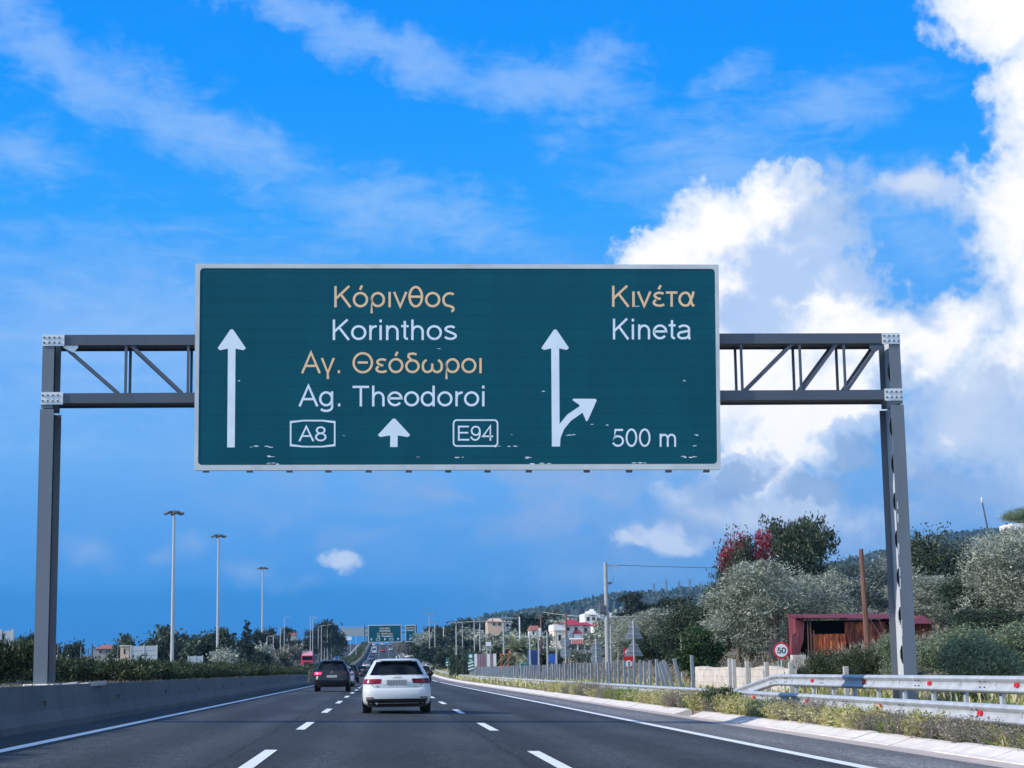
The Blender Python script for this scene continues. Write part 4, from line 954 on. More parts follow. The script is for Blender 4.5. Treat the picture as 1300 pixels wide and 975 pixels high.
            for sg_ in (-1, 1):
                m = MB(); m.tube([(sg_ * .52 - (.08 if sg_ > 0 else 0), C.rear(.5, .27) - .02, .275), (sg_ * .52 - (.08 if sg_ > 0 else 0), C.rear(.5, .27) + .2, .275)], .035, 10) 
                if sg_ < 0: m.build('exhaust', 'chrome', t)
                C.patch_rear(sg_ * .60, sg_ * .80, .405, .43, .008, 4, 1).build('rear_reflector', 'lamp_dark_red', t)
            m = MB(); m.tube([(-.45, C.g(1.02)[0] - .012, 1.015), (.08, C.g(1.02)[0] - .0, 1.03)], .010, 5); m.build('rear_wiper', 'black_plastic', t)
        else:
            m = MB(); y = C.rear(0, 1.02) - .01; m.tube([(.055 * cos(2 * pi * i / 16), y, 1.0 + .055 * sin(2 * pi * i / 16)) for i in range(17)], .009, 5, False); m.prism([(-.03, 1.035), (0, .985), (.03, 1.035), (0, 1.01)], y - .006, y); m.build('emblem', 'chrome', t)
            for sg_ in (-1, 1):
                m = MB(); m.tube([(sg_ * .60, .75, 1.60), (sg_ * .60, 2.2, 1.645)], .018, 6); m.build('roof_rail', 'car_silver', t)
                C.patch_rear(sg_ * .62, sg_ * .84, .52, .56, .008, 4, 1).build('rear_reflector', 'lamp_dark_red', t)
    return t
def car_at(px, Y, lane_dx=0):
    X = at(px, 860, Y).x; return (X, Y, zr(X, Y) + .004)
make_car('white hatchback driving ahead in the middle lane, nearest car to the camera', 'car', HATCH, 'car_white', car_at(503.6, 47.9), 2, 'lamp_dark_red', 'lamp_red')
make_car('dark navy SUV in the left lane beside the concrete barrier with a glowing tail light', 'car', SUV, 'car_black', car_at(421.3, 97.5), 2, 'lamp_dark_red', 'lamp_lit')
make_car('white car half hidden directly ahead of the dark SUV in the left lane', 'car', HATCH, 'car_white', car_at(433, 128), 1)
make_car('black SUV queueing in the left lane, two cars ahead of the nearer dark SUV', 'car', SUV, 'car_black', car_at(442, 165), 1)
G_Q = 'cars on the motorway ahead'
for lab, lv, pt, px, Y in (('dark hatchback in the left lane partly hidden by the roof of the white hatchback', HATCH, 'car_black', 459.5, 290), ('silver car in the left lane queue just beyond the dark hatchback', HATCH, 'car_silver', 465.5, 400), ('dark blue SUV in the left lane queue behind a white van', SUV, 'car_blue', 472, 540),
                           ('dark car in the left lane queue beyond the white van', SUV, 'car_grey', 477, 820), ('white car far up the left lane under the distant gantry', HATCH, 'car_white', 475, 900), ('red car alone in the middle lane far ahead', HATCH, 'car_red', 486.3, 735), ('pale car in the right lane far ahead level with the red car', HATCH, 'car_silver', 496.6, 760), ('grey car in the right lane just under the distant gantry', HATCH, 'car_grey', 495.5, 900), ('white car in the middle lane just under the distant gantry', HATCH, 'car_white', 486, 930),
                           ('dark car in the right lane peeping out beside the roof of the white hatchback', SUV, 'car_black', 536.5, 188)):
    make_car(lab, 'car', lv, pt, car_at(px, Y), 0 if Y > 350 else 1, group=G_Q)
for px, Y, pt, lab in ((518.8, 600, 'car_white', 'white car on the exit ramp, the left of the two beside the kerb'), (526, 610, 'car_silver', 'silver car on the exit ramp, the right of the two beside the kerb')):
    X = at(px, 840, Y).x; make_car(lab, 'car', HATCH, pt, (X, Y, gy(Y) + .06), 0, group='cars on the exit ramp')
X = at(428, 836, 545).x; make_car('small dark car coming downhill in the oncoming lanes', 'car', HATCH, 'car_blue', (X, 545, zo(X, 545)), 1, toward=True)
# white van
def box_van(label, X, Y, z, paint, group=None):
    t = thing('van', label, 'van', (X, Y, z), 0, group)
    mb = MB(); mb.loft([[(-.98, 0, .4), (.98, 0, .4), (.98, 0, 2.2), (.8, .0, 2.4), (-.8, 0, 2.4), (-.98, 0, 2.2)], [(-.98, 4, .4), (.98, 4, .4), (.98, 4, 2.2), (.8, 4, 2.4), (-.8, 4, 2.4), (-.98, 4, 2.2)], [(-.95, 4.6, .4), (.95, 4.6, .4), (.9, 4.6, 1.5), (.8, 4.6, 1.6), (-.8, 4.6, 1.6), (-.9, 4.6, 1.5)], [(-.9, 5.3, .4), (.9, 5.3, .4), (.9, 5.3, 1.1), (.8, 5.3, 1.15), (-.8, 5.3, 1.15), (-.9, 5.3, 1.1)]]); mb.build('body', paint, t)
    mb = MB(); mb.box((0, -.012, 1.7), (1.5, .02, .6)); mb.build('rear_window', 'car_glass', t)
    for s_ in (-1, 1):
        mb = MB(); mb.box((s_ * .9, -.015, 1.1), (.12, .03, .5)); mb.build('tail_light', 'lamp_red', t)
        for y in (.9, 4.2): wheel(t, s_ * .99, y, .34, .22)
X = car_at(475.2, 705); box_van('white van in the left lane queue far ahead', X[0], 705, X[2], 'car_white', G_Q)
# oncoming lorry
mat('lorry_red', (.62, .035, .10), .4, coat=.3); mat('tarp_blue', (.02, .06, .22), .6); mat('lorry_pink', (.72, .30, .36), .5)
YT = 395.0; X = at(390.5, 848, YT).x; t = thing('lorry', 'crimson lorry with a dark windscreen coming down the oncoming carriageway', 'lorry', (X, YT, zo(X, YT)), pi)
mb = MB(); mb.box((0, .9, 1.75), (2.45, 1.9, 2.3), bev=.12); mb.build('cab', 'lorry_red', t)
mb = MB(); mb.loft([[(-1.15, 1.7, 2.9), (1.15, 1.7, 2.9), (1.15, .1, 2.9), (-1.15, .1, 2.9)], [(-1.05, 1.2, 3.7), (1.05, 1.2, 3.7), (1.05, .1, 3.75), (-1.05, .1, 3.75)]]); mb.build('roof_fairing', 'lorry_pink', t)
mb = MB(); mb.box((0, 1.862, 2.3), (2.15, .03, .85)); mb.build('windscreen', 'car_glass', t)
mb = MB(); mb.box((0, 1.865, 1.1), (1.5, .03, .75)); mb.build('grille', 'black_plastic', t)
mb = MB(); mb.box((0, 1.88, .55), (2.45, .12, .35), bev=.03); mb.build('bumper', 'lorry_red', t)
for s_ in (-1, 1):
    mb = MB(); mb.box((s_ * .95, 1.95, .58), (.32, .03, .2)); mb.build('headlight', 'lamp_clear', t)
    mb = MB(); mb.box((s_ * 1.36, 1.5, 2.3), (.18, .12, .7), bev=.03); mb.build('door_mirror', 'black_plastic', t)
    for y in (1.0, -3.5, -9.5): wheel(t, s_ * 1.22, y, .5, .3)
mb = MB(); mb.box((0, -6, 2.2), (2.5, 11.5, 2.7), bev=.03); mb.build('trailer', 'tarp_blue', t)
# teal truck on the far hard shoulder
mat('teal_paint', (.05, .26, .24), .5)
YT = 760.0; p = at(428, 823, YT); t = thing('truck', 'teal flatbed truck standing on the far left shoulder of the oncoming lanes', 'truck', (p.x, YT, ground(p.x, YT)), pi * .85)
mb = MB(); mb.box((0, -1, 1.3), (2.3, 4.6, 1.2), bev=.05); mb.build('load_bed', 'teal_paint', t)
mb = MB(); mb.box((0, 2.4, 1.5), (2.2, 1.7, 1.8), bev=.15); cb = mb.build('cab', 'teal_paint', t)
mb = MB(); mb.box((0, 3.26, 1.85), (1.9, .03, .7)); mb.build('windscreen', 'car_glass', cb)
for s_ in (-1, 1):
    for y in (2.2, -2.2): wheel(t, s_ * 1.15, y, .45, .25)

# ------------------------------------------------------------------ plants
leafmat('olive_leaf', [(.0, (.045, .058, .048)), (.35, (.17, .20, .155)), (.7, (.43, .46, .37)), (1, (.72, .73, .62))])
leafmat('dark_leaf', [(.0, (.014, .028, .018)), (.5, (.042, .068, .040)), (.85, (.09, .115, .068)), (1, (.17, .18, .11))], .18)
leafmat('pine_leaf', [(.0, (.010, .022, .018)), (.5, (.026, .044, .032)), (1, (.065, .085, .058))], .15)
leafmat('green_leaf', [(.0, (.010, .032, .014)), (.5, (.030, .068, .024)), (1, (.10, .14, .045))])
leafmat('hedge_leaf', [(.0, (.006, .015, .010)), (.5, (.022, .042, .020)), (.8, (.085, .115, .045)), (1, (.40, .42, .22))])
leafmat('red_leaf', [(.0, (.16, .015, .035)), (.5, (.34, .035, .07)), (1, (.50, .12, .14))], .3)
leafmat('dry_leaf', [(.0, (.08, .068, .055)), (.5, (.19, .165, .13)), (1, (.42, .38, .30))], .2)
leafmat('yellow_weed', [(.0, (.13, .155, .03)), (.4, (.33, .32, .09)), (.7, (.62, .55, .27)), (1, (.88, .82, .62))], .3)
leafmat('green_weed', [(.0, (.05, .12, .016)), (.5, (.16, .25, .035)), (1, (.40, .42, .12))], .3)
leafmat('palm_leaf', [(.0, (.08, .11, .07)), (.5, (.28, .32, .20)), (1, (.62, .64, .46))], .15)
leafmat('bush_leaf', [(.0, (.028, .048, .030)), (.4, (.10, .145, .085)), (.75, (.28, .34, .20)), (1, (.56, .58, .42))])
leafmat('pale_scrub', [(.0, (.08, .08, .06)), (.5, (.19, .18, .145)), (1, (.34, .32, .27))], .2)
mat('bark', (.13, .105, .085), .9, var=.3, vscale=6, bump=.5); mat('grey_bark', (.26, .23, .20), .9, var=.3, vscale=6, bump=.4)

def raw_mesh(name, V, F4):
    me = bpy.data.meshes.new(name); nv = len(V); nf = len(F4); k = F4.shape[1]
    me.vertices.add(nv); me.vertices.foreach_set('co', np.ascontiguousarray(V, dtype=np.float32).ravel())
    me.loops.add(nf * k); me.loops.foreach_set('vertex_index', F4.astype(np.int32).ravel())
    me.polygons.add(nf); me.polygons.foreach_set('loop_start', np.arange(0, nf * k, k, dtype=np.int32))
    try: me.polygons.foreach_set('loop_total', np.full(nf, k, dtype=np.int32))
    except Exception: pass
    me.update(calc_edges=True); return me
def leaf_quads(C, size, rs, asp=.45, up=0.0, droop=None, out=None):
    """diamond leaves at the points C; up>0 turns them upright"""
    n = len(C); t = rs.normal(size=(n, 3)); t[:, 2] += up * 2.0
    if out is not None: t += out
    t /= np.linalg.norm(t, axis=1)[:, None]
    b = rs.normal(size=(n, 3)); b -= t * (b * t).sum(1)[:, None]; b /= np.linalg.norm(b, axis=1)[:, None]
    L = size * rs.uniform(.6, 1.35, n)[:, None]; W = L * asp
    V = np.stack([C, C + t * L * .5 + b * W * .5, C + t * L, C + t * L * .5 - b * W * .5], 1).reshape(-1, 3)
    return V, np.arange(n * 4).reshape(n, 4)
def clumps(blobs, n, rs, per=70, sig=.2, inner=.12, zmin=.05):
    """points gathered in clumps over the surface of the given ellipsoids"""
    B = np.array(blobs, float); wt = (B[:, 3] * B[:, 4] + B[:, 4] * B[:, 5]) ; wt /= wt.sum(); pts = []; outs = []
    nc = max(4, n // per)
    for b, w in zip(B, wt):
        k = max(3, int(nc * w)); d = rs.normal(size=(k, 3)); d /= np.linalg.norm(d, axis=1)[:, None]
        rad = rs.uniform(.62, 1.05, k)[:, None]; c = b[:3] + d * rad * b[3:6]
        m = max(4, int(n * w * (1 - inner) / k)); R_ = float(np.mean(b[3:6])); s = sig * R_ * rs.uniform(.55, 1.4, (k, 1, 1))
        p = (c[:, None, :] + np.clip(rs.normal(size=(k, m, 3)), -1.7, 1.7) * s).reshape(-1, 3); pts.append(p); outs.append(np.repeat(d, m, 0))
        m2 = int(n * w * inner); q = rs.normal(size=(m2, 3)); q /= np.linalg.norm(q, axis=1)[:, None]
        pts.append(b[:3] + q * (rs.uniform(0, 1, (m2, 1)) ** .5 * .7) * b[3:6]); outs.append(q)
    P = np.concatenate(pts); O = np.concatenate(outs); k = P[:, 2] > zmin
    return P[k], O[k]
def limbs(mb, top, rs, n=6, r=.16, spread=.9, lean=.1):
    h = top * .32; x, y = rs.uniform(-lean, lean, 2)
    mb.tube([(0, 0, -.3), (x * .5, y * .5, h * .5), (x, y, h)], [r * 1.35, r, r * .8], 8)
    for k in range(n):
        a = 2 * pi * k / n + rs.uniform(-.4, .4); e = top * rs.uniform(.62, .9); s = spread * rs.uniform(.6, 1)
        mb.tube([(x, y, h * .92), (x + cos(a) * s * .45, y + sin(a) * s * .45, h + (e - h) * .5), (x + cos(a) * s, y + sin(a) * s, e)], [r * .6, r * .4, r * .12], 6)
TPL = {}
def template(key, name, cat, blobs, n, leaf, lm, bark, seed, asp=.45, per=70, sig=.2, up=0, W=5., H=5., tr=.16, spread=1.2, outw=.0, trunk=True):
    rs = np.random.RandomState(seed); P, O = clumps(blobs, n, rs, per, sig)
    V, F = leaf_quads(P, leaf, rs, asp, up, out=O * outw if outw else None)
    W = float(np.percentile(np.abs(V[:, :2]), 96) * 2); Hm = float(np.percentile(V[:, 2], 98.5))      # what the crown really measures
    TPL[key] = dict(name=name, cat=cat, crown=raw_mesh('crown', V, F), W=W, H=Hm, lm=lm, bark=bark)
    TPL[key]['crown'].materials.append(MATS[lm])
    if trunk:
        mb = MB(); limbs(mb, H, rs, 7, tr, spread); me = bpy.data.meshes.new('trunk'); me.from_pydata(mb.v, [], mb.f); me.materials.append(MATS[bark])
        for p_ in me.polygons: p_.use_smooth = True
        TPL[key]['trunk'] = me
def rblobs(seed, W, H, n, zlo=.25, r=(.24, .42), flat=.8, dome=True):
    q = random.Random(seed); out = [(0, 0, H * .55, W * .32, W * .32, H * .33)]
    for k in range(n):
        a = q.uniform(0, 2 * pi); t = q.uniform(zlo, .86); rr = W * .5 * q.uniform(.35, .72) * (sqrt(max(.05, 1 - ((t - .42) / .62) ** 2)) if dome else 1)
        s = W * .5 * q.uniform(*r); out.append((rr * cos(a), rr * sin(a), H * t, s, s, s * flat))
    return out
template('olive', 'olive_tree', 'tree', rblobs(1, 5, 5, 15), 30000, .13, 'olive_leaf', 'grey_bark', 1, .30, 80, .19, .25, outw=.5)
template('olive2', 'olive_tree', 'tree', rblobs(2, 5, 5, 17, .12), 30000, .13, 'olive_leaf', 'grey_bark', 2, .30, 70, .18, .3, outw=.6)
template('carob', 'carob_tree', 'tree', rblobs(3, 5, 5, 14), 22000, .16, 'dark_leaf', 'bark', 3, .42, 55, .2, .6, outw=.5)
template('carob2', 'evergreen_tree', 'tree', rblobs(4, 5, 5, 14, .15), 20000, .16, 'dark_leaf', 'bark', 4, .45, 60, .22, .2)
template('green', 'citrus_tree', 'tree', rblobs(5, 4, 4, 10, .2), 8000, .2, 'green_leaf', 'bark', 5, .5, 60, .22, .1, 4, 4)
template('red', 'red_leaved_tree', 'tree', rblobs(6, 4, 5, 12, .4), 6500, .14, 'red_leaf', 'bark', 6, .5, 40, .2, .4, 4, 5)
template('bush', 'shrub', 'shrub', rblobs(7, 4, 2.2, 12, .1, (.2, .36), .8), 15000, .11, 'hedge_leaf', 'bark', 7, .35, 40, .25, .5, 4, 2.2, .06, 1.2)
template('olivebush', 'shrub', 'shrub', rblobs(8, 4, 3, 14, .08, (.22, .4), .8), 24000, .11, 'bush_leaf', 'bark', 8, .35, 45, .24, .4, 4, 3, .07, 1.2)
def pine_blobs(seed, W, H, layers):
    q = random.Random(seed); out = []
    for t, w, n in layers:
        for k in range(n):
            a = q.uniform(0, 2 * pi); rr = W * .5 * w * q.uniform(.3, .85); s = W * .5 * q.uniform(.2, .36); out.append((rr * cos(a), rr * sin(a), H * (t + q.uniform(-.03, .03)), s, s, s * .42))
    return out
template('pine', 'pine_tree', 'tree', pine_blobs(9, 7, 7, [(.45, .8, 5), (.6, 1.0, 7), (.76, .85, 6), (.9, .5, 4)]), 9000, .30, 'pine_leaf', 'bark', 9, .3, 40, .2, .3, 7, 7, .16, 2.0)
template('conifer', 'conifer', 'tree', [(0, 0, 7 * t, 1.9 * (1.04 - t), 1.9 * (1.04 - t), .38) for t in (.14, .22, .3, .38, .46, .54, .62, .7, .78, .86, .93)], 7000, .30, 'pine_leaf', 'bark', 10, .5, 30, .2, -.1, 3.6, 7, .12, .3, outw=1.0)
template('far', 'evergreen_tree', 'tree', rblobs(11, 7, 7, 14, .25, (.26, .44), .75), 4600, .5, 'pine_leaf', 'bark', 11, .55, 30, .25, 0, 7, 7, .18, 1.6)
template('far2', 'evergreen_tree', 'tree', rblobs(12, 7, 6, 14, .18, (.30, .48), .7), 5200, .5, 'dark_leaf', 'bark', 12, .55, 30, .25, 0, 7, 6, .18, 1.6)
template('farolive', 'olive_tree', 'tree', rblobs(13, 6, 5, 10, .2), 2400, .45, 'olive_leaf', 'grey_bark', 13, .5, 30, .25, 0, 6, 5, .15, 1.4)
template('scrub', 'scrub_bush', 'shrub', rblobs(14, 3, 1.8, 8, .1), 1100, .30, 'pale_scrub', 'grey_bark', 14, .4, 25, .25, .4, 3, 1.8, trunk=False)
template('darkscrub', 'scrub_bush', 'shrub', rblobs(15, 3, 1.8, 8, .1), 1300, .30, 'dark_leaf', 'bark', 15, .5, 25, .25, .2, 3, 1.8, trunk=False)
TREES = []
def plant(key, px, top, Y, wpx, label, base=None, group=None, rz=None, dy=1.0, lift=0):
    t = TPL[key]; p = at(px, top, Y); zb = ground(p.x, Y) - .05 + lift
    if base is not None: zb = at(px, base, Y).z
    sx = wpx / FPX * Y / t['W'] * 1.04; sz = max(.3, (p.z - zb)) / t['H']
    root = thing(t['name'], label, t['cat'], (p.x, Y, zb), rng.uniform(0, 6.28) if rz is None else rz, group)
    root.scale = (sx, sx * dy, sz)
    c = link('crown', t['crown'], None, root)
    if 'trunk' in t: link('trunk', t['trunk'], None, root)
    TREES.append(root); return root
# right-hand side, near
plant('carob', 996, 665, 96, 104, 'dark leafy evergreen rising highest behind the big silver olive tree')
plant('red', 946, 680, 94, 62, 'tree with crimson red foliage at the upper left of the big silver olive tree')
plant('carob2', 934, 694, 93.5, 72, 'dull green tree under the crimson foliage left of the big olive tree')
plant('olive', 978, 718, 84, 136, 'big silvery olive tree left of the rusty shed behind the white wall')
plant('olive2', 1030, 730, 89, 90, 'silvery olive crown touching the left end of the rusty shed')
plant('olive2', 1092, 713, 96, 130, 'pale olive tree behind the rusty shed and the brown wooden pole')
plant('olive', 1040, 738, 100, 80, 'small olive tree behind the left part of the rusty shed')
plant('carob2', 1196, 684, 112, 106, 'dark green tree on the skyline right of the right gantry column')
plant('olive', 1190, 733, 92, 120, 'pale yellowish olive tree directly right of the right gantry column')
plant('olive2', 1290, 682, 78, 130, 'large grey green olive tree at the right edge below the white roof slab')
plant('carob2', 1255, 726, 82, 110, 'dense dark green tree in the middle of the right edge grove')
plant('olive2', 1292, 674, 104, 110, 'pale olive tree top just below the white roof slab at the right edge')
plant('olive', 1345, 668, 90, 130, 'grey olive tree half cut off by the right edge of the picture')
for px_, top_, Y_, w_, k_, l_ in ((1420, 700, 70, 150, 'olive', 'grey olive tree on the slope just outside the right edge'), (1500, 690, 60, 170, 'olive2', 'second grey olive tree on the slope outside the right edge'), (1420, 780, 44, 150, 'olivebush', 'pale shrub on the slope just outside the right edge'), (1560, 760, 40, 190, 'olivebush', 'second pale shrub on the slope outside the right edge'), (1640, 690, 75, 180, 'carob2', 'dark green tree on the slope outside the right edge')):
    plant(k_, px_, top_, Y_, w_, l_)
plant('olivebush', 1205, 800, 47, 110, 'wide pale green shrub behind the tall guard rail right of the gantry column')
plant('olivebush', 1296, 790, 45, 120, 'grey green shrub behind the tall guard rail at the right edge')
plant('olivebush', 1150, 806, 52, 66, 'pale shrub at the foot of the right gantry column')
plant('olivebush', 1240, 812, 40, 90, 'lowest pale shrub close behind the tall guard rail right of the gantry column')
plant('carob2', 1262, 775, 66, 110, 'dark shrubby tree between two pale shrubs behind the tall guard rail')
plant('bush', 1054, 829, 56, 66, 'dry tipped green shrub below the open bay of the rusty shed')
plant('bush', 1100, 822, 54, 70, 'dry tipped green shrub at the foot of the brown wooden pole')
plant('bush', 1010, 848, 62, 26, 'small dark shrub at the foot of the white pier beside the fifty sign')
plant('green', 886, 800, 80, 62, 'bright green leafy tree between the leaning steel posts and the big olive tree')
plant('carob2', 880, 768, 96, 76, 'dark green tree behind the bright green one left of the big olive tree')
plant('olive', 846, 775, 128, 84, 'silvery olive tree in the middle of the slope right of the double triangular signs')
plant('olive2', 815, 785, 132, 70, 'silvery olive tree directly behind the double triangular signs')
plant('carob2', 835, 805, 118, 70, 'dark shadowed shrub under the silvery olives on the slope')
plant('pine', 806, 755, 230, 62, 'flat topped dark pine standing against the hill right of the transformer pole')
plant('pine', 858, 760, 200, 66, 'round dark pine standing against the hill above the silvery olives')
plant('far', 835, 772, 240, 60, 'low dark tree between the two pines against the hill')
plant('carob2', 912, 752, 108, 40, 'green tree with the leaning brown stump pole in front, beside the crimson tree')
plant('farolive', 785, 806, 150, 44, 'grey olive shrub right of the transformer pole')
plant('farolive', 762, 800, 215, 40, 'grey olive tree behind the transformer pole below the white house')
plant('far2', 758, 799, 240, 24, 'dark bushy tree between the striped awning house and the transformer pole')
plant('farolive', 735, 826, 190, 40, 'low grey shrubs in front of the striped awning')
plant('far2', 700, 828, 200, 26, 'low dark shrub beside the blue tarpaulin')
for px_, top_, Y_, w_, l_ in ((681, 806, 262, 44, 'grey green tree below the small pinkish roofed house'), (664, 812, 270, 30, 'grey green tree behind the right side of the palm crown'), (646, 804, 300, 30, 'grey green tree left of the palm below the peach house'), (640, 814, 250, 26, 'dull green tree behind the orange digger'), (708, 822, 235, 24, 'grey tree behind the blue tarpaulin stall'), (628, 818, 300, 30, 'grey tree behind the white board on posts')):
    plant('farolive' if px_ != 640 else 'far2', px_, top_, Y_, w_, l_)
plant('far2', 674, 832, 215, 36, 'low dark shrub beside the palm tree')
# right-hand side, middle distance
far_list = [(556, 797, 640, 34), (578, 789, 560, 42), (598, 800, 500, 40), (612, 790, 620, 46), (632, 792, 560, 50), (655, 790, 540, 50), (544, 803, 600, 34), (566, 808, 480, 40), (588, 812, 420, 36), (540, 815, 520, 30), (622, 806, 420, 44), (642, 804, 400, 40), (672, 782, 470, 54), (692, 778, 520, 46), (712, 786, 480, 50), (688, 800, 360, 40), (604, 820, 340, 30), (572, 822, 330, 34), (654, 812, 330, 36), (552, 822, 400, 30), (728, 800, 330, 30), (716, 806, 300, 24), (780, 778, 330, 40), (760, 786, 400, 44), (530, 818, 680, 24), (520, 812, 760, 24), (800, 790, 300, 40)]
FL = ['dark evergreen tree on the wooded rise between the exit ramp and the red roofed houses']
for i, (px, top, Y, w) in enumerate(far_list):
    plant(('far', 'far2', 'farolive', 'far')[i % 4], px, top, Y, w, FL[0], group='trees on the wooded rise right of the motorway')
for i, (px, top, Y, w) in enumerate([(591, 832, 230, 14), (577, 834, 236, 12), (603, 828, 260, 20), (585, 838, 222, 12)]):
    plant('darkscrub', px, top, Y, w, 'round grey green shrub beside the nearest chevron board', group='round shrubs by the chevron boards')
for i, (px, top, Y, w) in enumerate([(506, 812, 800, 14), (512, 816, 720, 16), (516, 822, 660, 14), (536, 812, 700, 18), (508, 822, 690, 10)]):
    plant('scrub', px, top, Y, w, 'pale dry bank of scrub beside the exit ramp far ahead', group='pale scrub by the exit ramp')
# left-hand side
for key, px, top, Y, w, lab in (('far2', 266, 804, 290, 56, 'broad dark green tree behind the second tall light mast'), ('far2', 206, 800, 300, 46, 'dark tall tree behind the grey noise barrier at the first light mast'), ('far2', 228, 812, 330, 40, 'dark tree between the first and second light masts'), ('conifer', 314, 796, 300, 24, 'slender dark conifer between the second and third light masts'),
                               ('far', 330, 803, 350, 22, 'dark tree beside the third light mast'), ('far', 36, 808, 270, 20, 'small dark tree just left of the left gantry column'), ('far', 92, 817, 260, 24, 'small dark tree just right of the left gantry column'), ('far2', 157, 810, 330, 32, 'dull green tree above the low red roof'), ('pine', 362, 798, 430, 30, 'tall dark pine left of the crimson lorry'), ('far', 346, 812, 400, 22, 'dark tree right of the third light mast'),
                               ('pine', 405, 793, 520, 26, 'tall dark pine right of the crimson lorry'), ('far', 418, 790, 600, 30, 'tall dark tree where the oncoming road tops the rise'), ('far2', 428, 806, 640, 22, 'dark tree beside the teal truck'), ('far', 384, 812, 470, 26, 'dark tree behind the crimson lorry'), ('far2', 290, 822, 280, 30, 'dull tree at the foot of the slender conifer'), ('farolive', 320, 820, 320, 40, 'grey olive shrubs at the foot of the third light mast'), ('farolive', 70, 835, 210, 36, 'grey shrub at the left gantry column'), ('farolive', 120, 838, 230, 26, 'grey shrub in front of the low red roof'),
                               ('farolive', 286, 826, 250, 36, 'grey brown shrub right of the second light mast')):
    plant(key, px, top, Y, w, lab)
for px, top, Y, w, key in ((350, 824, 330, 26, 'scrub'), (372, 820, 420, 30, 'scrub'), (345, 835, 300, 26, 'scrub'), (360, 832, 330, 24, 'darkscrub'), (330, 830, 290, 26, 'darkscrub'), (382, 822, 460, 24, 'scrub'), (398, 820, 520, 18, 'scrub'), (310, 838, 260, 22, 'darkscrub'), (410, 812, 620, 18, 'darkscrub'), (300, 834, 270, 20, 'scrub'), (20, 838, 180, 40, 'darkscrub'), (150, 838, 240, 30, 'scrub')):
    plant(key, px, top, Y, w, ('pale dry scrub bush' if key == 'scrub' else 'dark green scrub bush') + ' on the bank left of the oncoming lanes', group='scrub on the bank left of the oncoming lanes' if key == 'scrub' else 'dark scrub left of the oncoming lanes')
for px, top, Y, w in ((-40, 806, 260, 40), (15, 815, 300, 26), (185, 816, 360, 30), (240, 808, 380, 30), (300, 812, 380, 24), (340, 800, 470, 20), (130, 822, 400, 24), (60, 820, 380, 30)):
    plant('far', px, top, Y, w, 'distant dark tree on the low ground left of the oncoming lanes', group='distant trees left of the motorway')

# oleander hedge on the median
def bush_mesh(seed, W, D, H, n, leaf, lm, up=.8, asp=.26, sig=.28):
    rs = np.random.RandomState(seed); q = random.Random(seed)
    bl = [(q.uniform(-.35, .35) * W, q.uniform(-.35, .35) * D, H * q.uniform(.3, .74), W * q.uniform(.16, .26), W * q.uniform(.16, .26), H * q.uniform(.2, .3)) for k in range(11)]
    P, O = clumps(bl, n, rs, 26, sig, .2, .0); P[:, 2] = np.clip(P[:, 2], 0, H * 1.1)
    V, F = leaf_quads(P, leaf, rs, asp, up, out=O * .6); me = raw_mesh('bush', V, F); me.materials.append(MATS[lm]); return me
HB = [bush_mesh(20 + k, 1.7, 1.5, .86, 3600, .12, 'hedge_leaf') for k in range(4)]
GH = 'oleander bushes of the median hedge'; q = random.Random(4)
def hedge_bush(x, y, s, sz, lab=None):
    sz *= .78
    me = HB[q.randrange(4)]; o = bpy.data.objects.new('oleander_bush', me); COL.objects.link(o)
    o.location = (x, y, gy(y) + .82); o.rotation_euler = (0, 0, q.uniform(0, 6.28)); o.scale = (s, s, sz)
    tag(o, lab or 'dark green oleander bush in the long clipped hedge on the median behind the concrete barrier', 'bush', GH if not lab else None)
hedge_bush(-8.3, 41.2, 1.15, 1.55, 'large dark oleander bush left of the foot of the left gantry column'); hedge_bush(-9.2, 40.6, 1.15, 1.5, 'dark oleander bush at the very left edge of the picture')
hedge_bush(-9.8, 50.5, .9, 1.0, 'oleander bush directly behind the foot of the left gantry column')
for y in (20, 22, 24, 26, 28, 30, 32, 34): hedge_bush(-7.95 + q.uniform(-.2, .2), y, 1.1, 1.3)
y = 54.5
while y < 215:
    st = 1.25 if y < 100 else 2.0
    hedge_bush(-8.0 + q.uniform(-.25, .25), y, q.uniform(.95, 1.2) * (1 if y < 100 else 1.3), q.uniform(.85, 1.12)); y += st
y = 53
while y < 120: hedge_bush(-9.9 + q.uniform(-.3, .3), y, q.uniform(1, 1.25), q.uniform(.95, 1.15)); y += 1.9
rs = np.random.RandomState(77); n = 26000; yy = rs.uniform(215, 950, n); C = np.stack([-8.9 + rs.uniform(-1.3, 1.3, n), yy, np.array([gy(v) for v in yy]) + .85 + rs.uniform(0, 1, n) ** 1.2 * (.75 + .25 * np.sin(yy * .9))], 1)
V, F = leaf_quads(C, .42, rs, .5, .3); o = link('far_hedge', raw_mesh('far_hedge', V, F), 'hedge_leaf'); o['kind'] = 'stuff'; tag(o, 'green hedge on the median climbing with the road far ahead', 'hedge')
plant('scrub', 396, 851, 132, 9, 'small pale shrub at the end of the hedge beside the dark SUV', base=868)
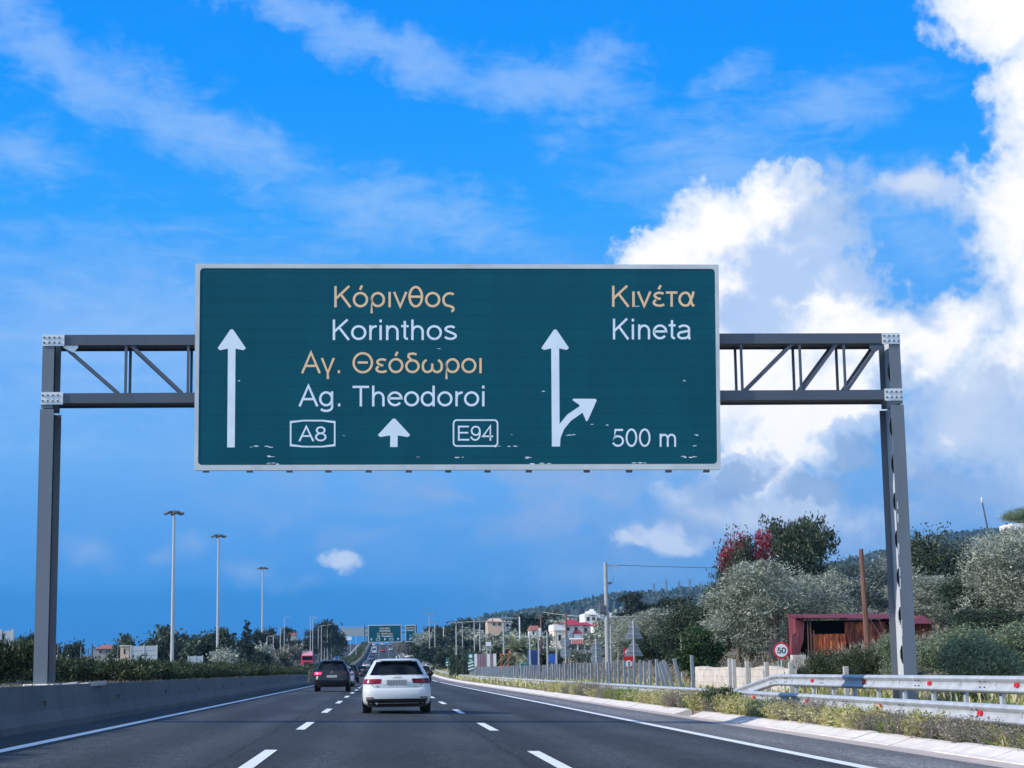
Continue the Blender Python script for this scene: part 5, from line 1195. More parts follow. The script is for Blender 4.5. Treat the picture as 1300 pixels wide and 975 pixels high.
# weeds along the kerb and under the rails
def weed_mesh(seed, W, H, n, lm, leaf=.07, stems=60, tilt=.35):
    rs = np.random.RandomState(seed); k = stems; b = np.stack([rs.uniform(-.5, .5, k) * W * .7, rs.uniform(-.5, .5, k) * W * .6, np.zeros(k)], 1)
    d = np.stack([rs.normal(0, tilt, k), rs.normal(0, tilt, k), np.ones(k)], 1); L = H * rs.uniform(.5, 1.1, k)
    i = rs.randint(0, k, n); t = rs.uniform(.12, 1, n) ** .8
    P = b[i] + d[i] * (L[i] * t)[:, None] + rs.normal(0, .03, (n, 3)) * np.array([1, 1, .6]); P[:, 2] = np.maximum(P[:, 2], .0)
    V, F = leaf_quads(P, leaf, rs, .38, .35)
    w = .006; e = b + d * L[:, None]
    S = np.stack([b + [-w, 0, 0], b + [w, 0, 0], e + [w * .4, 0, 0], e + [-w * .4, 0, 0]], 1).reshape(-1, 3)
    V = np.concatenate([V, S]); F = np.concatenate([F, np.arange(len(S)).reshape(-1, 4) + len(V) - len(S)])
    me = raw_mesh('weed', V, F); me.materials.append(MATS[lm]); return me
WM = {'yellow': [weed_mesh(40 + k, 1.0, .52, 1500, 'yellow_weed', .08, 70) for k in range(3)], 'green': [weed_mesh(50 + k, 1.0, .48, 1700, 'green_weed', .075, 60) for k in range(3)], 'dry': [weed_mesh(60 + k, 1.05, .58, 1300, 'dry_leaf', .05, 130, .45) for k in range(3)]}
WL = {'yellow': 'yellow flowering weed clump in the strip between the white kerb and the low guard rail', 'green': 'fresh green weed clump in the strip between the white kerb and the low guard rail', 'dry': 'dry grey brown shrublet in the strip between the white kerb and the low guard rail'}
WG = {'yellow': 'yellow weeds along the kerb', 'green': 'green weeds along the kerb', 'dry': 'dry shrublets along the kerb'}
q = random.Random(21); y = 19.0; kind = 'dry'
while y < 96:
    if q.random() < .5: kind = q.choice(['yellow', 'yellow', 'yellow', 'dry', 'dry', 'green'])
    if y < 30 and q.random() < .5: kind = 'dry'
    o = bpy.data.objects.new('weed_clump', q.choice(WM[kind])); COL.objects.link(o)
    x = 8.64 + q.uniform(-.10, .16); s = q.uniform(.75, 1.1); o.location = (x, y, ground(x, y) - .02); o.rotation_euler = (0, 0, q.uniform(0, 6.28)); o.scale = (s * .72, s * 1.1, s * q.uniform(.66, .92) * min(1.1, .74 + max(0, y - 20) * .012))
    tag(o, WL[kind], 'weeds', WG[kind]); y += q.uniform(.42, .62) if y < 60 else q.uniform(.6, .9)
o = link('green_bush', bush_mesh(90, 1.0, 1.3, .62, 4500, .06, 'green_leaf', .3, .5, .25), None, None, (8.62, 46.5, ground(8.62, 46.5))); tag(o, 'small dense dark green bush standing above the drain chute in the kerb', 'bush')
# ground cover: verge grass and the dry slope
def cover(name, n, xr, yr, size, lm, seed, label, zoff=0, up=1.2, asp=.16, pw=1.0):
    rs = np.random.RandomState(seed); x = xr[0] + (xr[1] - xr[0]) * rs.uniform(0, 1, n); yy = yr[0] + (yr[1] - yr[0]) * rs.uniform(0, 1, n) ** pw
    keep = (np.sin(x * 1.9 + 2 * np.sin(yy * .7)) + np.sin(yy * 1.3 + x) + rs.normal(0, .8, n)) > -.6; x, yy = x[keep], yy[keep]
    C = np.stack([x, yy, np.array([ground(a, b) for a, b in zip(x, yy)]) + zoff], 1); V, F = leaf_quads(C, size, rs, asp, up); V[:, 2] = np.maximum(V[:, 2], np.repeat(C[:, 2], 4) - .02)
    o = link(name, raw_mesh(name, V, F), lm); o['kind'] = 'stuff'; tag(o, label, 'grass')
cover('verge_grass', 16000, (8.45, 12.4), (16, 90), .22, 'green_weed', 100, 'short green grass under the guard rails', pw=1.3)
cover('dry_grass', 16000, (8.45, 13.5), (16, 110), .26, 'yellow_weed', 101, 'straw coloured dry grass under the guard rails', pw=1.3)
cover('far_verge_grass', 14000, (8.5, 12.0), (90, 420), .5, 'yellow_weed', 102, 'yellow dry verge plants beside the far kerb', pw=1.4)
cover('slope_grass', 16000, (12.5, 30), (55, 160), .34, 'dry_leaf', 103, 'dry pale grass on the slope behind the steel posts')
cover('median_grass', 4200, (-7.9, -6.6), (25, 160), .11, 'dry_leaf', 104, 'dry grass along the top edge of the concrete barrier', pw=1.4)
cover('bank_scrub', 9000, (-60, -24), (120, 420), .7, 'dry_leaf', 105, 'pale dry scrub covering the bank left of the oncoming lanes', up=.6, asp=.4)
cover('rise_scrub', 12000, (14, 90), (160, 620), .8, 'dark_leaf', 106, 'low dark scrub covering the rise right of the motorway', up=.5, asp=.5)

# ------------------------------------------------------------------ hill behind
def hill_mat():
    m = bpy.data.materials.new('hill_scrub'); m.use_nodes = True; MATS['hill_scrub'] = m
    nt = NT(m.node_tree); b = nt.n['Principled BSDF']; tc = nt.node('ShaderNodeTexCoord'); P = tc.outputs['Object']
    n1 = nt.noise(P, .035, 6, .65); n2 = nt.noise(P, .006, 5, .6)
    c = nt.ramp(n1, [(.38, (.022, .034, .026)), (.52, (.05, .062, .045)), (.66, (.14, .13, .11))])
    c = nt.mix(nt.smooth(n2, .45, .7), c, (.045, .058, .045)); nt.l.new(c, b.inputs['Base Color']); b.inputs['Roughness'].default_value = .95; b.inputs['Specular IOR Level'].default_value = .1
hill_mat()
RIDGE = [(520, 812), (560, 800), (600, 790), (620, 783.5), (660, 778), (700, 772.5), (740, 765.5), (768, 757.5), (800, 755), (850, 753), (880, 749), (920, 745), (1000, 733), (1060, 716), (1100, 707), (1150, 693), (1180, 684), (1220, 678), (1260, 674), (1300, 669), (1400, 655), (1700, 640), (2300, 660)]
YH = 2600.0; hp = [at(px, py, YH) for px, py in RIDGE]; hx = np.array([p.x for p in hp]); hz = np.array([p.z for p in hp])
hr = np.random.RandomState(8); xs = np.linspace(hx[0], hx[-1], 520); prof_r = np.interp(xs, hx, hz)
bump = np.convolve(hr.normal(0, 1, 520), np.ones(3) / 3, 'same') * 3.0 + np.convolve(hr.normal(0, 1, 520), np.ones(9) / 9, 'same') * 5
rows = []
for t, yy in ((0, 1250), (.12, 1450), (.3, 1700), (.5, 1950), (.68, 2150), (.82, 2320), (.92, 2450), (1.0, 2600), (.96, 2750), (.7, 3300), (.3, 4200), (0, 5000)):
    g0 = 8.0; rows.append([(x * (yy / YH if yy < YH else 1) , yy, g0 + (z - g0) * t + (b * (1 if t == 1 else .6) if t > .2 else 0) + hr.normal(0, 1.4) * (t > .1)) for x, z, b in zip(xs, prof_r, bump if t == 1 else np.convolve(hr.normal(0, 1, 520), np.ones(7) / 7, 'same') * 9)])
mb = MB(); mb.grid(rows); o = mb.build('hill', 'hill_scrub'); o['kind'] = 'structure'
# woods on the ridge: tufts that break the skyline
n = 6500; xx = hr.uniform(hx[2], hx[-4], n); C = np.stack([xx, np.full(n, YH) - hr.uniform(0, 1, n) ** 2 * 340, np.zeros(n)], 1)
tt = np.interp(C[:, 1], [2150, 2320, 2450, 2600], [.68, .82, .92, 1.0]); C[:, 2] = 8 + (np.interp(C[:, 0] * YH / C[:, 1], hx, hz) - 8) * tt + hr.uniform(-2, 5.5, n) * hr.uniform(0, 1, n)
V, F = leaf_quads(C, 4.2, hr, .8, .2); o = link('ridge_woodland', raw_mesh('ridge_woodland', V, F), 'dark_leaf'); o['kind'] = 'stuff'; tag(o, 'dark woodland along the ridge of the hill', 'woodland')
# pylons on the ridge
mat('pylon_steel', (.20, .22, .25), .6)
def pylon(px, top, bot, Y, label):
    a = at(px, top, Y); b = at(px, bot, Y); h = a.z - b.z + 6; t = thing('power_pylon', label, 'pylon', (a.x, Y, b.z - 6), .5, 'pylons on the hill')
    w = h * .10; mb = MB()
    for sx in (-1, 1):
        for sy in (-1, 1): mb.tube([(sx * w, sy * w, 0), (sx * w * .35, sy * w * .35, h * .65), (0, 0, h)], [.32, .26, .16], 4)
    for k in range(7):
        z0 = h * k / 8; z1 = h * (k + 1) / 8; f0 = w * (1 - .08 * k * 1.2); f1 = w * (1 - .08 * (k + 1) * 1.2)
        for s_ in (-1, 1): mb.tube([(-s_ * f0, -f0, z0), (s_ * f1, -f1, z1)], .14, 4); mb.tube([(-f0, s_ * f0, z0), (-f1, -s_ * f1, z1)], .14, 4)
    mb.build('lattice_mast', 'pylon_steel', t)
    for zz, l in ((.72, .2), (.83, .24), (.94, .16)):
        mb = MB(); mb.tube([(-h * l, 0, h * zz), (h * l, 0, h * zz)], .22, 4); mb.build('cross_arm', 'pylon_steel', t)
for i, (px, top, bot) in enumerate([(830, 739.5, 754), (845.5, 734, 753), (862, 736, 752), (875.5, 733.5, 750), (888, 739, 749), (900, 738, 748)]):
    pylon(px, top, bot, 2500, ['leftmost lattice pylon on the hill ridge', 'second lattice pylon from the left on the hill ridge', 'third lattice pylon from the left on the hill ridge', 'tallest lattice pylon right of the middle of the hill ridge row', 'fifth lattice pylon from the left on the hill ridge', 'rightmost lattice pylon beside the crimson tree top'][i])

# ------------------------------------------------------------------ poles, masts and wires
mat('wood_pole', (.16, .078, .058), .85, var=.3, vscale=5, streak=(1, 1, .15)); mat('concrete_pole', (.33, .34, .35), .8, var=.12, vscale=3); mat('wire_dark', (.05, .05, .06), .6)
def simple_pole(px, top, Y, r, m, label, group=None, name='utility_pole', cat='pole', lean=0.0, arm=0, extra=None):
    p = at(px, top, Y); zb = ground(p.x, Y) - .3; t = thing(name, label, cat, (p.x, Y, zb), 0, group); h = p.z - zb
    mb = MB(); mb.tube([(-lean, 0, 0), (0, 0, h)], [r * .78, r * .58], 8) if name == 'utility_pole' and r > .14 and Y > 150 else mb.tube([(-lean, 0, 0), (0, 0, h)], [r, r * .75], 8); mb.build('pole', m, t)
    if arm:
        mb = MB(); mb.box((0, -r, h - .35), (arm, .1, .1)); c = mb.build('cross_arm', m, t)
        for x in (-arm * .45, 0, arm * .45):
            mb = MB(); mb.tube([(x, -r, h - .3), (x, -r, h - .02)], [.06, .09], 6); mb.build('insulator', 'wire_dark', c)
    return t, h
# transformer pole
t, h = simple_pole(768.5, 714, 125, .17, 'concrete_pole', 'tall pale concrete power pole with a transformer box and one arm at its top')
mb = MB(); mb.box((.42, 0, h - .22), (.85, .07, .07)); mb.tube([(.80, 0, h - .25), (.80, 0, h - .42)], .05, 6); mb.tube([(.78, 0, h - .45), (.45, 0, h - 1.4), (.12, 0, h - 1.65)], .02, 5); mb.build('cross_arm', 'concrete_pole', t)
mb = MB(); mb.box((.28, 0, h - 1.42), (.22, .2, .14), bev=.02); mb.build('switch', 'dark_steel', t)
mb = MB(); mb.box((-.30, 0, h - 3.2), (.42, .5, .55), bev=.04)
for k in range(3): mb.tube([(-.42 + .12 * k, 0, h - 2.95), (-.42 + .12 * k, 0, h - 2.55)], .04, 6)
mb.box((-.22, 0, h - 3.55), (.7, .3, .06)); mb.build('transformer', 'dark_steel', t)
pa = Vector(t.location) + Vector((.8, 0, h - .2)); pb = at(1330, 716, 150)
def sag(a, b, s, n=14): return [a.lerp(b, i / n) - Vector((0, 0, s * 4 * (i / n) * (1 - i / n))) for i in range(n + 1)]
mb = MB(); mb.tube(sag(pa, pb, .35), .022, 4); tag(mb.build('power_cable', 'wire_dark'), 'thin dark cable running right from the top of the transformer pole', 'cable')
mb = MB(); mb.tube(sag(at(690, 777, 190), at(900, 773, 110), .5), .028, 4); tag(mb.build('power_cable', 'pole_grey'), 'sagging pale cable crossing in front of the flat topped pine', 'cable')
simple_pole(1093, 697, 72, .125, 'wood_pole', 'reddish brown wooden pole standing in front of the rusty shed', lean=-.10)
simple_pole(897.5, 753, 104, .11, 'wood_pole', 'leaning brown wooden stump pole against the dark green tree', lean=-.55)
p = at(1246.5, 635, 88); b = at(1259, 697, 88); mb = MB(); mb.tube([p, b, b + (b - p) * .4], [.035, .045, .05], 6); t = thing('aerial_mast', 'thin dark leaning mast with a bright tip above the right edge grove', 'mast', (b.x, 88, b.z - 1))
o = mb.build('pole', 'dark_steel', t); o.matrix_parent_inverse = Matrix.Translation(-Vector(t.location)); mb = MB(); mb.ball(p, (.06, .06, .16), 8, 6); o = mb.build('tip', 'pole_white', t); o.matrix_parent_inverse = Matrix.Translation(-Vector(t.location))
GP = 'utility poles right of the motorway'
for px, top, Y, r, arm, m, lab in ((545, 777, 430, .18, 3.0, 'concrete_pole', 'grey power pole with a crossarm beside the exit signs, left of a pair'), (552, 789, 450, .17, 2.2, 'concrete_pole', 'grey power pole with a crossarm beside the exit signs, right of a pair'), (563, 795, 480, .15, 0, 'pole_white', 'pale bare pole right of the crossarm pair by the exit'), (579, 788, 300, .16, 2.6, 'concrete_pole', 'pale power pole with crossarm above the middle chevron board'),
                                   (587, 788, 400, .15, 1.6, 'concrete_pole', 'slim grey power pole right of the pale crossarm pole'), (609, 786, 290, .16, 4.5, 'concrete_pole', 'power pole with a very wide crossarm left of the white board on posts'), (602, 786, 330, .12, 0, 'concrete_pole', 'slim pole left of the wide crossarm pole'), (639, 781, 225, .17, 2.4, 'concrete_pole', 'pale power pole with crossarm directly left of the palm tree'),
                                   (659.5, 783, 260, .13, 0, 'pole_white', 'pale pole rising behind the palm tree'), (686.5, 780, 200, .13, 0, 'wood_pole', 'brown wooden pole carrying a pale box right of the palm tree'), (672.5, 801, 165, .09, 0, 'concrete_pole', 'short pale pole at the right side of the palm tree'), (683.5, 801, 175, .09, 0, 'concrete_pole', 'short pale pole beside the blue container'),
                                   (694.5, 802, 165, .09, 0, 'concrete_pole', 'short pale pole at the left of the blue tarpaulin'), (706, 802, 160, .09, 0, 'concrete_pole', 'short pale pole at the right of the blue tarpaulin'), (718.5, 777, 150, .10, 0, 'wood_pole', 'slim brownish pole in front of the cream house'), (775, 793, 120, .06, 0, 'concrete_pole', 'thin grey pole right of the transformer pole'), (784, 793, 135, .06, 0, 'concrete_pole', 'thin pale pole among the grey olives right of the transformer pole'), (864.5, 808, 84, .045, 0, 'pole_grey', 'thin bare pole behind the leaning steel posts'), (617, 792, 320, .08, 0, 'concrete_pole', 'thin pole above the white board on posts')):
    t, h = simple_pole(px, top, Y, r, m, lab, GP, arm=arm)
    if px == 686.5: mb = MB(); mb.box((-.12, -.1, h - 2.0), (.3, .3, 1.0), bev=.05); mb.build('meter_box', 'pole_white', t)
mat('mast_grey', (.40, .41, .43), .5, .1, var=.05, vscale=.5)
# tall light masts on the left
def light_mast(px, top, Y, label, group, big=True):
    p = at(px, top, Y); zb = ground(p.x, Y) - .3; h = p.z - zb; t = thing('light_mast', label, 'light mast', (p.x, Y, zb), .5, group)
    mb = MB(); mb.tube([(0, 0, 0), (0, 0, h)], [.24, .13], 10); mb.build('pole', 'mast_grey', t)
    mb = MB(); mb.tube([(.45 * cos(2 * pi * k / 12), .45 * sin(2 * pi * k / 12), h - .1) for k in range(13)], .05, 5, False); mb.box((0, 0, h - .1), (1.0, .08, .08)); mb.box((0, 0, h - .1), (.08, 1.0, .085)); hd = mb.build('head_ring', 'pole_grey', t)
    for k in range(6):
        a = 2 * pi * k / 6 + .3; mb = MB(); rot = Matrix.Rotation(a, 3, 'Z') @ Matrix.Rotation(.35, 3, 'Y'); mb.box((.82 * cos(a), .82 * sin(a), h - .05), (.85, .5, .26), rot, bev=.05); mb.build('floodlight', 'dark_steel', hd)
light_mast(221, 650.5, 222, 'tallest light mast, nearest of the three with floodlight heads', 'tall light masts'); light_mast(277.5, 680, 286, 'middle one of the three tall light masts with floodlight heads', 'tall light masts'); light_mast(333.5, 721, 392, 'shortest and farthest of the three tall light masts beside the slender conifer', 'tall light masts')
# street lamps further on: pole and a single arm
def street_lamp(px, top, Y, label, group, s=1, base=None):
    p = at(px, top, Y); zb = ground(p.x, Y) - .2; h = p.z - zb; t = thing('street_lamp', label, 'street lamp', (p.x, Y, zb), 0, group)
    mb = MB(); mb.tube([(0, 0, 0), (0, 0, h - .1)], [.11, .07], 6); mb.build('pole', 'mast_grey', t)
    mb = MB(); mb.tube([(0, 0, h - .15), (s * .3, 0, h), (s * .8, 0, h + .05)], .05, 5); mb.box((s * .9, 0, h + .03), (.6, .25, .1), bev=.03); mb.build('lamp_head', 'pole_grey', t)
GS = 'street lamps of the oncoming carriageway'
for px, top, Y in ((356, 797, 380), (361, 784, 400), (384.5, 808, 430), (394, 783, 410), (397, 785, 440), (404, 795, 470), (408, 794, 500), (412, 795, 530), (415.5, 793, 560), (421, 790, 600), (424, 793, 640), (431, 796, 700), (347, 806, 360), (339, 808, 340), (374, 803, 430)):
    street_lamp(px, top, Y, 'slim pale street lamp in the row beside the oncoming carriageway', GS)
for px, top, Y in ((452, 806, 560), (462, 800, 900)): street_lamp(px, top, Y, 'slim pale street lamp standing in the median hedge far ahead' if Y < 600 else 'very distant street lamp beside the far green gantry sign', 'street lamps of the median')
GF = 'thin poles beyond the median hedge on the left'
for px, top, Y in ((74, 817, 150), (103, 821, 190), (117, 817, 170), (150, 818, 240), (112, 823, 220)): simple_pole(px, top, Y, .09, 'dark_steel', 'thin dark pole rising behind the median hedge near the left gantry column', GF, name='thin_pole')
# noise barriers on the left
mat('noise_panel', (.40, .43, .47), .6, var=.05, vscale=2, streak=(.1, .1, 12)); mat('noise_post', (.46, .48, .5), .5, .1)
def noise_barrier(px0, px1, top, Y, n, label):
    a, b = at(px0, top, Y), at(px1, top, Y); X0, X1 = a.x, b.x; zb = ground(X1, Y) - .2; t = thing('noise_barrier', label, 'noise barrier', (X0, Y, zb)); h = a.z - zb; w = (X1 - X0) / n
    for k in range(n):
        mb = MB(); m_ = 8
        for j in range(m_): mb.box((w * (k + .5), .06, h * (j + .5) / m_), (w - .14, .1 + .03 * (j % 2), h / m_ - .03))
        mb.build('panel', 'noise_panel', t)
    for k in range(n + 1): mb = MB(); mb.box((w * k, .06, h / 2 + .05), (.16, .22, h + .1)); mb.build('post', 'noise_post', t)
noise_barrier(-30, 16, 801, 130, 3, 'grey slatted noise barrier cut off by the left edge of the picture'); noise_barrier(166, 199, 820, 222, 2, 'grey slatted noise barrier of two bays below the first tall light mast'); noise_barrier(239, 257, 833, 280, 2, 'small pale noise barrier just left of the second tall light mast')
for px in (134, 137, 144, 147, 150, 153): simple_pole(px, 836, 225, .12, 'fence_concrete', 'short pale post in the row left of the two bay noise barrier', 'short pale posts left of the noise barrier', name='short_post')

# ------------------------------------------------------------------ the distant gantry and the back of the oncoming one
YF = 657.0
def far_panel(x0, x1, y0, y1, label, lines, arrows, boxes, legs):
    a, b = at(x0, y1, YF), at(x1, y0, YF); t = thing('direction_sign', label, 'road sign', (a.x, YF, a.z)); w, h = b.x - a.x, b.z - a.z
    mb = MB(); mb.box((w / 2, .06, h / 2), (w, .1, h)); mb.build('frame', 'sign_frame', t)
    mb = MB(); mb.box((w / 2, -.0, h / 2), (w - .5, .04, h - .5)); bd = mb.build('board', 'sign_green', t)
    P = lambda x, y, l: Vector(((x - x0) / (x1 - x0) * w, -.025 - l, (y1 - y) / (y1 - y0) * h))
    for text, xa, xb, bs, tp, m_ in lines:
        mb = MB(); lettering(mb, text, xa, xb, bs, tp, P, .15); mb.build('lettering', m_, bd)
    for cx, cy, diag in arrows:
        mb = MB()
        pl = [(cx - .45, cy + 1.6), (cx + .45, cy + 1.6), (cx + .45, cy), (cx + 1.4, cy), (cx, cy - 1.6), (cx - 1.4, cy), (cx - .45, cy)] if not diag else [(cx - 1.8, cy + 1.4), (cx - 1.3, cy + 1.9), (cx + .8, cy - .1), (cx + 1.5, cy + .5), (cx + 1.9, cy - 1.9), (cx - .6, cy - 1.4), (cx + .1, cy - .7)]
        flat_poly(mb, pl, P, .006); mb.build('arrow', 'sign_white', bd)
    for cx, cy in boxes:
        mb = MB(); o_ = [(cx - 2.6, cy - 1.3), (cx + 2.6, cy - 1.3), (cx + 2.6, cy + 1.3), (cx - 2.6, cy + 1.3)]; i_ = [(cx - 2.2, cy - .9), (cx + 2.2, cy - .9), (cx + 2.2, cy + .9), (cx - 2.2, cy + .9)]
        mb.add([P(x, y, .006) for x, y in o_ + i_], [(k, (k + 1) % 4, 4 + (k + 1) % 4, 4 + k) for k in range(4)]); mb.build('route_box', 'sign_white', bd)
far_panel(467.5, 509.6, 793.0, 815.8, 'small distant green direction sign spanning the lanes above the far traffic', [('Κόρινθος', 482, 495, 798.5, 796.2, 'sign_yellow'), ('Korinthos', 481.8, 495.2, 801.8, 799.5, 'sign_white'), ('Αγ. Θεόδωροι', 479, 498, 805.4, 803.1, 'sign_yellow'), ('Ag. Theodoroi', 478.8, 498.5, 808.8, 806.5, 'sign_white')], [(471.5, 811.6, 0), (488.5, 811.6, 0), (505.3, 811.6, 0)], [(480, 811.8), (496.5, 811.8)], 0)
far_panel(514.6, 527.4, 793.2, 815.0, 'narrow distant green exit sign with a diagonal arrow beside the wide one', [('Κινέτα', 516.3, 525.6, 797.8, 795.6, 'sign_yellow'), ('Kineta', 516.6, 525.2, 801, 798.8, 'sign_white')], [(521, 811, 1)], [], 0)
t = thing('overhead_gantry', 'distant grey gantry frame holding the two small green signs', 'gantry', (0, YF, gy(YF)))
for px in (463, 528.5):
    p = at(px, 793, YF); mb = MB(); mb.box((p.x, .5, (p.z - gy(YF)) / 2), (.4, .4, p.z - gy(YF))); mb.build('column', galv, t)
a, b = at(463, 797, YF), at(528.5, 797, YF)
for pz in (797, 803): mb = MB(); z = at(495, pz, YF).z - gy(YF); mb.box(((a.x + b.x) / 2, .5, z), (b.x - a.x, .3, .3)); mb.build('chord', galv, t)
YK = 880.0; a, b = at(433, 816, YK), at(467, 797, YK); t = thing('overhead_gantry', 'grey ribbed back of a sign gantry over the oncoming lanes beside the far green sign', 'gantry', (a.x, YK, gy(YK))); g0 = gy(YK); w = b.x - a.x; zt = b.z - g0; zm = at(450, 807.5, YK).z - g0
mb = MB(); mb.box((w / 2, 0, (zt + zm) / 2), (w, .1, zt - zm)); pn = mb.build('sign_back', 'pole_grey', t)
for k in range(14): mb = MB(); mb.box((w * (k + .5) / 14, -.15, (zt + zm) / 2 + .5), (.18, .15, zt - zm + 1.2)); mb.build('rib', 'noise_post', pn)
for x in (.1, w - .1): mb = MB(); mb.box((x, .3, zt / 2), (.4, .4, zt)); mb.build('column', galv, t)
p = at(441.5, 810.5, 700); t = thing('road_sign', 'pale blue white sign standing left of the oncoming lanes on the rise', 'road sign', (p.x, 700, ground(p.x, 700))); h = p.z - ground(p.x, 700)
mb = MB(); mb.box((0, 0, h), (2.9, .1, 1.3)); mb.build('sign_plate', 'sign_white', t); mb = MB(); mb.tube([(-1, .1, 0), (-1, .1, h)], .08, 6); mb.build('post', 'pole_grey', t); mb = MB(); mb.tube([(1, .1, 0), (1, .1, h)], .08, 6); mb.build('post', 'pole_grey', t)

# ------------------------------------------------------------------ buildings
mat('cream_wall', (.72, .62, .54), .85, var=.08, vscale=.6); mat('white_wall', (.76, .74, .73), .85, var=.07, vscale=.6); mat('peach_wall', (.62, .44, .33), .85, var=.08, vscale=.6); mat('roof_red', (.40, .035, .06), .7, var=.2, vscale=3, streak=(6, 1, 1)); mat('roof_terracotta', (.33, .12, .09), .8, var=.2, vscale=3); mat('awning_red', (.60, .09, .06), .7); mat('awning_white', (.75, .72, .68), .7); mat('window_dark', (.03, .035, .045), .15); mat('shade_grey', (.28, .28, .29), .8)
class House:
    """a house described by its outline as seen along the road at one distance"""
    def __init__(s, px, base, Y, label, depth=7):
        p = at(px, base, Y); s.Y = Y; s.zg = min(p.z, ground(p.x, Y)) - .5; s.t = thing('house', label, 'house', (p.x, Y, s.zg)); s.px, s.depth, s.o = px, depth, Vector((p.x, Y, s.zg)); s.k = 0
    def P(s, px, py, dy=0):
        q = at(px, py, s.Y) - s.o; return Vector((q.x, dy, q.z))
    def block(s, x0, x1, y0, y1, m, d0=0, d=None, name='wall', ground_=False, parent=None, bev=0):
        a, b = s.P(x0, y1), s.P(x1, y0); z0 = 0 if ground_ else a.z; d = d or s.depth; mb = MB(); mb.box(((a.x + b.x) / 2, d0 + d / 2, (z0 + b.z) / 2), (b.x - a.x, d, b.z - z0), bev=bev); return mb.build(name, m, parent or s.t)
    def hip(s, x0, x1, ytop, yeave, m='roof_red', d0=-.4, d=None, ridge=.35):
        a, b, c = s.P(x0, yeave), s.P(x1, yeave), s.P((x0 + x1) / 2, ytop); d = (d or s.depth) + .8; w = (b.x - a.x) * ridge / 2; mb = MB()
        mb.add([(a.x, d0, a.z), (b.x, d0, a.z), (b.x, d0 + d, a.z), (a.x, d0 + d, a.z), (c.x - w, d0 + d / 2, c.z), (c.x + w, d0 + d / 2, c.z)], [(0, 1, 5, 4), (1, 2, 5), (2, 3, 4, 5), (3, 0, 4), (3, 2, 1, 0)]); return mb.build('roof', m, s.t)
    def window(s, x0, x1, y0, y1, m='window_dark', d0=-.03):
        f = s.block(x0 - .4, x1 + .4, y0 - .4, y1 + .4, 'shade_grey', d0 + .0, .05, 'window'); s.block(x0, x1, y0, y1, m, d0 - .02, .04, 'pane', parent=f)
h1 = House(722, 836, 280, 'large cream house with crimson hip roof and a red striped awning in front')
h1.block(704, 718.5, 800, 838, 'cream_wall', 0, 8, ground_=True); h1.block(702.6, 719, 792.5, 800.5, 'white_wall', -.3, 8.5, 'parapet'); h1.block(708, 716, 791.4, 792.2, 'roof_red', -.5, 6, 'roof_edge')
h1.block(718.5, 742, 793, 836, 'white_wall', 2.5, 8, ground_=True); h1.hip(717.5, 743, 784.8, 793.2, d0=1.8, d=9); h1.block(738, 752, 793.5, 830, 'cream_wall', 3.2, 7, ground_=True); h1.hip(738, 755, 788.5, 793.4, d0=2.6, d=8, ridge=.6); h1.block(730, 738, 803.5, 812, 'white_wall', 1.0, 3); h1.hip(729, 741, 799.2, 804.2, d0=.6, d=3, ridge=.5)
h1.block(723, 749.5, 809.8, 812, 'white_wall', -1.5, 4, 'terrace_edge'); aw = h1.block(724, 750, 812.2, 817.6, 'awning_white', -1.8, .3, 'awning')
for k in range(9): h1.block(724.5 + k * 2.85, 726.2 + k * 2.85, 812.3, 817.5, 'awning_red', -1.83, .02, 'stripe', parent=aw)
h1.block(723, 750, 818, 838, 'shade_grey', 2.0, .3, 'porch_wall', ground_=True)
for x in (732, 740.5, 748.5): h1.block(x, x + .9, 817.6, 834, 'white_wall', -1.4, .2, 'porch_column', ground_=True)
h1.window(709, 712, 806, 813); h1.window(722, 725, 796, 800, d0=2.47); h1.window(732, 735, 796, 800, d0=2.47); h1.window(745, 748, 797, 803, d0=3.17); h1.window(728, 731, 822, 831, d0=1.97); h1.window(736, 739, 822, 831, d0=1.97); h1.block(749, 758, 834, 838, 'white_wall', -4, .3, 'garden_wall', ground_=True); h1.block(722, 746, 833, 838, 'cream_wall', -4, .3, 'garden_wall', ground_=True)
h2 = House(755, 800, 340, 'white stepped modern house behind the crimson roofs'); h2.block(742.5, 762, 778.5, 800, 'white_wall', 0, 9, ground_=True); h2.block(748.5, 757.5, 775.2, 778.5, 'white_wall', 1.5, 6, 'roof_storey'); h2.block(752.5, 756, 772.6, 775.2, 'white_wall', 2.5, 3, 'chimney'); h2.block(763, 767.5, 783, 800, 'white_wall', 1, 5, ground_=True); h2.window(745, 748, 783, 788); h2.window(752, 755, 783, 787); h2.window(758, 760, 784, 788); h2.block(748, 757, 780.6, 781.4, 'shade_grey', -.6, .6, 'balcony_edge')
h2b = House(758, 800, 330, 'low house with a faded crimson roof left of the transformer pole foot'); h2b.block(755, 763, 794, 804, 'white_wall', 0, 6, ground_=True); h2b.hip(754, 764, 789.5, 794.4, d=6)
h3 = House(782, 794, 360, 'long low white roofed house right of the transformer pole'); h3.block(776, 792, 786, 798, 'shade_grey', .3, 6, ground_=True); h3.block(775, 793, 783.2, 785.4, 'white_wall', -.5, 7, 'roof_slab'); h3.block(772.5, 778, 777.5, 781, 'white_wall', 2, 4, 'roof_storey'); h3.window(780, 784, 787, 791)
h4 = House(640, 800, 480, 'peach coloured house with a shallow roof on the wooded rise'); h4.block(619, 639, 789, 806, 'peach_wall', 0, 10, ground_=True); h4.hip(618, 640, 784.2, 789.4, 'peach_wall', d=10, ridge=.5); h4.block(640.5, 649.5, 789.8, 806, 'white_wall', 1, 8, ground_=True); h4.block(640, 650, 788, 789.6, 'cream_wall', .6, 9, 'roof_slab'); h4.window(626, 628.5, 791, 794); h4.window(633, 635.5, 791, 794); h4.window(643, 646, 792, 795.5, d0=.97)
